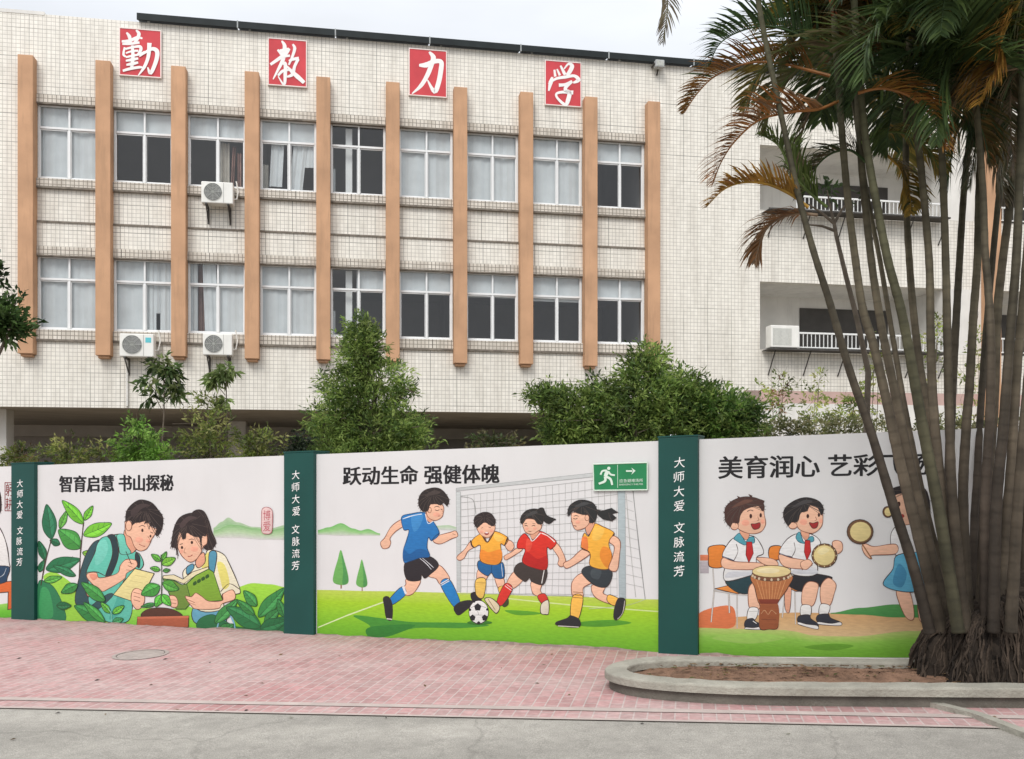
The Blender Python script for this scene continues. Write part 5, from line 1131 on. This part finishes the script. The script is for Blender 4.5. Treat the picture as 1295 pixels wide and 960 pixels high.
# the fronds seen singly against sky and facade on the left, and the low hanging ones
lone = [
    ([(1052,70),(1030,56),(1000,40),(965,33),(930,42),(908,58),(898,82)], 6.4, G1, None, .36, .3, .75, 0),
    ([(1050,96),(1020,88),(985,80),(945,80),(905,96),(882,118),(866,142)], 6.3, RUST, G1, .30, .35, .7, 0),
    ([(1060,128),(1035,138),(1000,142),(960,152),(930,178),(912,205),(902,232)], 6.2, RUST, DRY, .36, .35, .55, 2),
    ([(1022,262),(1000,246),(970,233),(940,231),(915,240),(893,262)], 6.2, OCH, RUST, .24, .3, .45, 0),
    ([(1034,272),(1010,270),(985,277),(966,294),(955,330)], 6.2, DRY, RUST, .30, .7, .2, 0),
    ([(1046,262),(1020,240),(1000,215),(985,185),(962,170)], 6.6, G2, None, .30, .5, .5, 1),
    ([(780,-190),(815,-90),(838,-30),(844,10),(838,52)], 6.0, (.16,.15,.10), DRY, .26, .5, .3, 3),
    ([(1040,110),(1020,150),(1010,190),(1012,230)], 6.7, DRY, G1, .25, .8, .2, 1),
    ([(1310,70),(1290,84),(1262,92),(1235,102),(1212,122)], 5.9, DRY, G1, .50, 1.3, .2, 12),
    ([(1296,-10),(1270,40),(1258,90),(1240,130)], 6.0, OCH, RUST, .40, .4, .5, 12),
    ([(1085,118),(1115,112),(1150,122),(1180,150),(1195,185)], 6.2, RUST, OCH, .36, .6, .3, 4),
    ([(1090,180),(1118,168),(1148,170),(1175,190),(1190,220)], 6.6, G2, OCH, .32, .6, .3, 4),
    ([(1150,140),(1180,120),(1215,130),(1240,160),(1252,205)], 6.3, G1, RUST, .42, .8, .3, 6),
    ([(1160,60),(1125,80),(1095,100),(1070,140)], 6.1, G1, None, .42, .6, .4, 6),
    ([(1190,40),(1160,95),(1130,135),(1120,190)], 6.5, G1, G2, .42, .6, .4, 7),
    ([(1190,40),(1215,60),(1235,110),(1240,170)], 6.3, G1, None, .42, .7, .4, 7),
    ([(1240,20),(1205,70),(1190,120),(1185,180)], 6.1, G1, G2, .42, .6, .4, 8),
    ([(1100,-40),(1110,30),(1125,80),(1135,120)], 6.4, G1, G2, .44, .5, .4, 2),
    ([(1240,-40),(1225,30),(1200,70),(1165,90)], 6.6, G1, OCH, .44, .5, .4, 7),
    ([(1225,60),(1240,110),(1236,170),(1226,235)], 6.6, G1, DRY, .40, .9, .2, 10),
    ([(1270,110),(1255,150),(1262,200),(1270,255)], 6.9, DRY, G1, .38, .9, .2, 11),
    ([(1200,90),(1212,140),(1204,195),(1196,240)], 7.0, G1, G2, .36, .8, .2, 7),
    ([(1295,40),(1280,100),(1278,160),(1284,220)], 6.4, DRY, G1, .38, .9, .2, 12),
    ([(1095,205),(1075,190),(1050,195),(1030,215),(1015,250)], 6.8, G1, DRY, .30, .6, .4, 3),
    ([(1120,195),(1140,215),(1150,245),(1152,270)], 6.9, OCH, G1, .28, .6, .4, 4),
]
trunks = [o for o in bpy.data.objects if o.name.startswith('trunk') and o.parent == palm]
for k, (pp, Z, c, tp, ll, dr, up_, par) in enumerate(lone):
    n_ = len(pp); dz = random.uniform(-.35, .35)
    path = [at(px, py, Z+dz*i/(n_-1)) - Vector(palm.location) for i, (px, py) in enumerate(pp)]
    frond_mesh(path, ll, 66, c, tp, flare=.55, droop=dr*.75, wid=.0175 if k != 6 else .009, seed=900+k, up=up_).build('frond', M['frond'], trunks[par])
# matted roots and old leaf bases at the foot
m = MB(); rr = random.Random(5)
cxr, cyr = 0.0, 0.0
def blob_h(t): return .55*(1-t**1.6)
NU, NV = 56, 14; prof = lambda t: (.08+.42*t**.55, .66*(1-t**2.6)); MX = .13
lump = lambda a_, t: 1+.10*math.sin(a_*9+4*t)+.07*math.sin(a_*17-6*t)
for v in range(NV+1):
    t = v/NV; r0_, z_ = prof(t)
    for u in range(NU):
        a_ = 2*math.pi*u/NU; r = r0_*lump(a_, t)*(1+rr.uniform(-.05, .05)); m.v.append((MX+r*1.10*math.cos(a_), r*.74*math.sin(a_), z_*(1+.22*math.cos(a_)) + rr.uniform(-.025, .025) - .04))
for v in range(NV):
    for u in range(NU):
        u2 = (u+1) % NU; k = rr.uniform(.5, 1.3); m.f.append((v*NU+u, (v+1)*NU+u, (v+1)*NU+u2, v*NU+u2)); m.c.append((.026*k, .019*k, .014*k)); m.mi.append(0)
for _ in range(900):
    a_ = rr.uniform(0, 6.283); t0 = rr.uniform(.15, .9); t1 = min(1, t0+rr.uniform(.12, .4)); pts = []
    for q in range(6):
        t = t0+(t1-t0)*q/5; r0_, z_ = prof(t); r = r0_*lump(a_, t)*rr.uniform(1.0, 1.05); aa = a_+rr.uniform(-.03, .03); pts.append((MX+r*1.10*math.cos(aa), r*.74*math.sin(aa), z_*(1+.22*math.cos(aa)) - .03))
    k = rr.uniform(.3, 1.25); w_ = rr.uniform(.004, .011); m.tube(pts, [w_*.5, w_, w_, w_, w_*.8, w_*.4], 5, (.050*k, .036*k, .026*k))
m.build('root_mass', M['root'], palm)
for k in range(9):                                         # cut stubs
    a_ = rr.uniform(0, 6.283); t = rr.uniform(.3, .7); r, z = prof(t); x, y = MX+r*1.10*math.cos(a_), r*.74*math.sin(a_); z *= 1+.22*math.cos(a_); kk = rr.uniform(.5, 1.0)
    s_ = MB(); s_.tube([(x*.95, y*.95, z-.1), (x*1.03, y*1.03, z+rr.uniform(.03, .12))], [rr.uniform(.026, .040), .024], 8, (.06*kk, .045*kk, .030*kk)); s_.build('cut_stub', M['root'], palm)

# ---------------------------------------------------------------- shrubs and saplings behind the wall
def leaf_cloud(blobs, n, ln, wd, cols, seed, dens_shell=.6, up=.25, clump=.09, per=9):
    """little leaf sprays spread through uneven blobs; blobs are (centre, rx, ry, rz)"""
    r = np.random.RandomState(seed); m = MB(); vol = np.array([b[1]*b[2]*b[3] for b in blobs])**.67; vol /= vol.sum()
    v, f, c = [], [], []
    ncl = n//per
    for _ in range(ncl):
        b = blobs[r.choice(len(blobs), p=vol)]; d = r.normal(size=3); d /= np.linalg.norm(d); k = r.uniform(dens_shell, 1.0)**.6
        k *= 1 + .22*math.sin(d[0]*7+seed)*math.cos(d[2]*9); k *= r.uniform(1.0, 1.35) if r.rand() < .14 else 1
        ctr = np.array(b[0]) + d*np.array(b[1:4])*k
        axis = d*np.array([1, 1, .8]) + np.array([0, 0, up+.3]) + r.normal(size=3)*.35; axis /= np.linalg.norm(axis)
        q_ = ctr*(1.15/max(.25, float(np.mean(b[1:4])))); tone = .95+.55*math.sin(q_[0]*1.9+seed)*math.sin(q_[2]*2.3+seed*.7)*math.cos(q_[1]*1.3)
        cc = np.array(cols[r.randint(len(cols))])*r.uniform(.75, 1.25)*tone
        for _ in range(per):
            dd = axis + r.normal(size=3)*.55; dd /= np.linalg.norm(dd); p = ctr + axis*r.uniform(-.5, .5)*clump*1.6 + r.normal(size=3)*clump*.3
            L_ = ln*r.uniform(.6, 1.25); s = np.cross(dd, r.normal(size=3)); s = s/np.linalg.norm(s)*wd*.5*r.uniform(.8, 1.2); q = dd*L_; sag = np.array([0, 0, -L_*.15])
            bi = len(v); v += [p, p+q*.45+s, p+q+sag, p+q*.45-s]; f.append((bi, bi+1, bi+2, bi+3)); c.append(tuple(cc*r.uniform(.85, 1.15)))
    m.v = [tuple(x) for x in v]; m.f = f; m.c = c; m.mi = [0]*len(f); return m
def shrub(name, foot, stems_, blobs, n, ln, wd, cols, seed, label, cat, group=None, **kw):
    root = empty(name, foot, 0, label, cat, group); F = Vector(foot)
    bl = [(tuple(Vector(b[0])-F), b[1], b[2], b[3]) for b in blobs]
    leaf_cloud(bl, n, ln, wd, cols, seed, **kw).build('crown', M['leaf'], root)
    m = MB()
    for pts, r in stems_: m.tube([Vector(p)-F for p in pts], [r*(1-.6*i/max(1, len(pts)-1)) for i in range(len(pts))], 6)
    m.build('trunk', M['bark'], root); return root
def pb(px, py, Z, rx, ry, rz=None):                        # a foliage blob: photo position, depth, half-sizes in photo px
    k = Z/FPX; c = at(px, py, Z); return (tuple(c), rx*k, (rz or (rx+ry)/2)*k, ry*k)
def foot(px, Z): q = at(px, 600, Z); return (q.x, Z, g(q.x))
def branches(foot_, blobs, r0, seed):
    rr = random.Random(seed); out = []; F = Vector(foot_)
    hub = F.lerp(Vector(blobs[0][0]), .45); out.append(([F, F.lerp(hub, .5)+Vector((rr.uniform(-.03,.03), 0, 0)), hub], r0))
    for b in blobs:
        B = Vector(b[0]); out.append(([hub, hub.lerp(B, .5)+Vector((rr.uniform(-.05,.05), rr.uniform(-.05,.05), rr.uniform(0,.08))), B], r0*.6))
        for _ in range(5):
            d = Vector((rr.gauss(0,1)*b[1], rr.gauss(0,1)*b[2], rr.gauss(0,1)*b[3]))*.6; out.append(([B.lerp(hub, .3), B, B+d], r0*.25))
    return out
DG = [(.125,.195,.05),(.19,.285,.066),(.085,.14,.04),(.235,.32,.078),(.30,.38,.11)]
MG = [(0.072,0.150,0.029),(0.111,0.215,0.039),(0.052,0.104,0.026),(0.143,0.247,0.052)]
YG = [(0.176,0.230,0.047),(0.216,0.243,0.068),(0.121,0.162,0.041),(0.270,0.270,0.095),(0.095,0.121,0.041)]
Z = 12.0
B = [pb(456,418,Z,18,18), pb(458,432,Z,24,22), pb(452,455,Z,28,24), pb(480,478,Z,38,22), pb(437,488,Z,32,22), pb(462,505,Z,50,20), pb(430,530,Z,40,22), pb(478,545,Z,58,28), pb(412,560,Z,30,24), pb(512,548,Z,28,22), pb(455,585,Z,75,35), pb(513,492,Z,14,8), pb(462,445,Z,20,30)]
f_ = foot(462, Z); shrub('conifer_tree', f_, branches(f_, B, .06, 1), B, 24000, .085, .020, DG, 11, 'dense dark green conical tree behind the wall between the reading and football murals', 'tree', dens_shell=.45)
Z = 10.2
B = [pb(735,520,Z,46,32), pb(700,505,Z,26,16), pb(678,500,Z,20,9), pb(765,500,Z,28,20), pb(720,548,Z,40,20), pb(745,575,Z,50,30)]
f_ = foot(735, Z); shrub('round_shrub', f_, branches(f_, B, .04, 2), B, 13000, .078, .021, DG, 12, 'round green shrub with a loose twig on its left behind the football mural', 'shrub', 'clipped shrubs behind the wall', dens_shell=.2)
Z = 10.0
B = [pb(820,500,Z,44,40), pb(818,455,Z,26,20), pb(800,470,Z,16,16), pb(855,495,Z,36,30), pb(800,530,Z,44,30), pb(850,530,Z,46,30), pb(815,575,Z,60,30)]
f_ = foot(822, Z); shrub('round_shrub', f_, branches(f_, B, .04, 3), B, 16000, .078, .021, DG, 13, 'tallest green shrub behind the evacuation sign end of the football mural', 'shrub', 'clipped shrubs behind the wall', dens_shell=.2)
B = [pb(905,525,Z,46,36), pb(885,505,Z,30,20), pb(940,525,Z,30,22), pb(920,545,Z,44,24), pb(900,575,Z,56,28)]
f_ = foot(908, Z); shrub('round_shrub', f_, branches(f_, B, .04, 4), B, 15000, .078, .020, MG+DG, 14, 'broad bright green shrub behind the left end of the drumming mural', 'shrub', 'clipped shrubs behind the wall', dens_shell=.2)
# bright cone and the loose yellow-green plants on the left
Z = 13.0
def small(px, py, hw, hh, n, cols, seed, name, label, Z=13.0, ln=.09, wd=.026, extra=(), dens=.1, group='small plants behind the wall'):
    B = [pb(px, py, Z, hw, hh), pb(px, py+hh*.8, Z, hw*1.15, hh*.7)] + [pb(a_, b_, Z, c_, d_) for a_, b_, c_, d_ in extra]
    f_ = foot(px, Z); shrub(name, f_, branches(f_, B, .025, seed), B, n, ln, wd, cols, seed, label, 'plant', group, dens_shell=dens)
BG = [(0.162,0.311,0.047),(0.203,0.378,0.068),(0.108,0.216,0.041),(0.257,0.400,0.095)]
small(176, 562, 30, 18, 2200, BG, 21, 'bush', 'bright green cone shaped bush below the air conditioner with the cyan sticker', extra=((174,540,13,13),(200,575,25,14)))
small(85, 572, 28, 16, 900, YG, 22, 'bush', 'yellow green bush behind the wall left of the bright green cone', extra=((130,575,22,12),))
small(25, 575, 22, 16, 600, YG+[(.16,.11,.05)], 23, 'bush', 'sparse brownish plant at the far left behind the first green pillar')
small(265, 535, 30, 34, 1500, YG, 24, 'bush', 'tall airy yellow green bush right of the bright cone', extra=((262,510,20,14),(255,565,34,20)), dens=.05)
small(325, 562, 32, 18, 1000, YG, 25, 'bush', 'low airy yellow green bush left of the conical tree', dens=.05)
small(378, 565, 10, 13, 500, [(.012,.020,.010),(.02,.03,.014)], 26, 'bush', 'small nearly black tuft above the pillar left of the conical tree', Z=10.6, ln=.06)
small(625, 560, 40, 12, 700, [(.10,.12,.04),(.06,.09,.03),(.14,.13,.06)], 27, 'bush', 'low dull bush in shade between the conical tree and the round shrubs', Z=14.0)
def sapling(px, top, Z, pods, seed, label, cols):
    root = empty('sapling', foot(px, Z), 0, label, 'sapling'); F = Vector(root.location); m = MB()
    b = at(px-4, 590, Z); t = at(px, top, Z); m.tube([Vector((0,0,0)), b-F, b.lerp(t, .5)-F+Vector((.03,0,0)), t-F], [.02,.016,.012,.006], 6)
    for a_, c_, w_, h_ in pods:
        q = at(a_, c_, Z); m.tube([at(px-1, c_+18, Z)-F, q-F], .006, 5)
    m.build('trunk', M['bark'], root)
    B = [pb(a_, c_, Z, w_, h_) for a_, c_, w_, h_ in pods]
    leaf_cloud([(tuple(Vector(x[0])-F), x[1], x[2], x[3]) for x in B], 85*len(pods), .15, .045, cols, seed, .1, -.9, .07, 6).build('crown', M['leaf'], root)
sapling(207, 455, 13.5, [(205,462,16,12),(188,485,12,10),(215,482,14,10),(222,495,12,8),(197,503,14,7),(213,470,10,8)], 31, 'slim sapling with drooping leaf tufts below the air conditioner with the cyan sticker', [(.09,.15,.045),(.14,.20,.07),(.06,.10,.035),(.22,.27,.10)])
sapling(286, 470, 13.5, [(280,474,12,6),(292,468,8,6),(270,482,7,5),(284,508,10,4)], 32, 'thin sapling with one small leaf tuft right of the taller sapling', [(.15,.21,.07),(.20,.25,.09)])
# tree standing just outside the left edge; one bough reaches into view
Z = 12.5
B = [pb(4,402,Z,28,22), pb(14,416,Z,22,16), pb(-8,345,Z,12,24), pb(-12,400,Z,30,30), pb(-60,340,Z,36,60), pb(-70,400,Z,36,40)]
f_ = foot(-150, Z); shrub('broadleaf_tree', f_, branches(f_, B, .09, 6), B, 5200, .12, .045, [(.035,.07,.022),(.055,.10,.028),(.08,.14,.038)], 41, 'dark broadleaf tree reaching in from the left edge beside the first pier', 'tree', dens_shell=.1)
# hedge and creepers in front of the right wing
Z = 15.0
B = [pb(x, 546, Z, 36, 18) for x in range(950, 1300, 40)] + [pb(x, 575, Z, 40, 22) for x in range(950, 1300, 50)]
f_ = foot(1100, Z); root = empty('hedge', f_, 0, 'dull olive hedge running along the foot of the right wing behind the wall', 'hedge'); F = Vector(f_)
leaf_cloud([(tuple(Vector(x[0])-F), x[1], x[2], x[3]) for x in B], 13000, .09, .03, [(.22,.215,.10),(.15,.165,.065),(.26,.24,.13),(.11,.125,.05)], 51, .4).build('foliage', M['leaf'], root)
Z = 18.0
for k, (px, py, hw, hh, n, lab) in enumerate(((985,495,26,22,420,'sparse rust tinted plant at the left below the balcony air conditioner'), (1030,505,22,30,360,'airy pale green plant below the balcony shelf, left of the leaning palm stem'), (1075,515,32,16,600,'yellow green plant just right of the leftmost leaning palm stem'), (1105,470,14,40,320,'tall thin creeper behind the leaning palm stems'), (1180,440,16,40,420,'leafy creeper hanging under the lower balcony railing'), (1225,480,18,60,420,'creeper climbing the white column by the orange pier'))):
    B = [pb(px, py, Z, hw, hh), pb(px+6, py-hh*.8, Z, hw*.5, hh*.6), pb(px-8, py+hh*.8, Z, hw*.9, hh*.5)]
    f_ = foot(px, Z); cols = [tuple(min(.42, 1.6*q) for q in c_) for c_ in YG]+([(.30,.34,.09)] if k else [(.30,.15,.06),(.22,.12,.06)])
    shrub('climbing_plant', f_, branches(f_, B, .018, 60+k), B, n, .10, .035, cols, 60+k, lab, 'plant', 'loose plants below the right balcony', dens_shell=.05)
small(1255, 296, 16, 8, 260, YG+[(.20,.13,.04)], 71, 'potted_plant', 'yellowish potted plants on the upper balcony ledge by the orange pier', Z=25.0, group=None) if False else None
# bare-branched young tree forking in front of the upper balcony
Z = 9.2; f_ = foot(1088, Z); root = empty('bare_sapling', f_, 0, 'thin bare forked sapling behind the wall beside the leaning palm stems', 'sapling'); F = Vector(f_); m = MB()
A_ = lambda x, y: at(x, y, Z)-F
m.tube([Vector((0,0,0)), A_(1098,470), A_(1083,400), A_(1070,350), A_(1058,300), A_(1055,283)], [.035,.03,.026,.024,.02,.018], 7)
for br in ([(1055,283),(1040,270),(1022,258)], [(1055,283),(1064,266),(1072,255)], [(1055,283),(1050,262),(1046,240)], [(1056,292),(1040,286),(1020,284)]): m.tube([A_(*q) for q in br], [.016,.012,.006], 6)
m.build('trunk', M['bark'], root)
B = [pb(1046,240,Z,16,10), pb(1072,255,Z,10,8)]
leaf_cloud([(tuple(Vector(x[0])-F), x[1], x[2], x[3]) for x in B], 60, .10, .03, [(.05,.08,.03)], 81, .2).build('crown', M['leaf'], root)
# dry leaves blown over the paving and road
m = MB(); rr = random.Random(77)
for _ in range(48):
    px, py = rr.uniform(0, 1295), rr.triangular(800, 950, 850)
    c = gp(px, py, .012)
    if c.y > wy(c.x)-.1 or (c.x > .6 and c.y > 5.85): continue
    a_ = rr.uniform(0, 6.3); r = rr.uniform(.008, .028); q = rr.choice([(.20,.13,.06),(.30,.20,.08),(.10,.07,.04),(.12,.13,.05),(.05,.045,.04)])
    A_, B_ = Vector((math.cos(a_), math.sin(a_), .15))*r, Vector((-math.sin(a_), math.cos(a_), 0))*r*.45
    m.face([c+A_, c+B_+Vector((0,0,.006)), c-A_, c-B_], q)
tag(m.build('fallen_leaves', M['leaf']), kind='stuff')
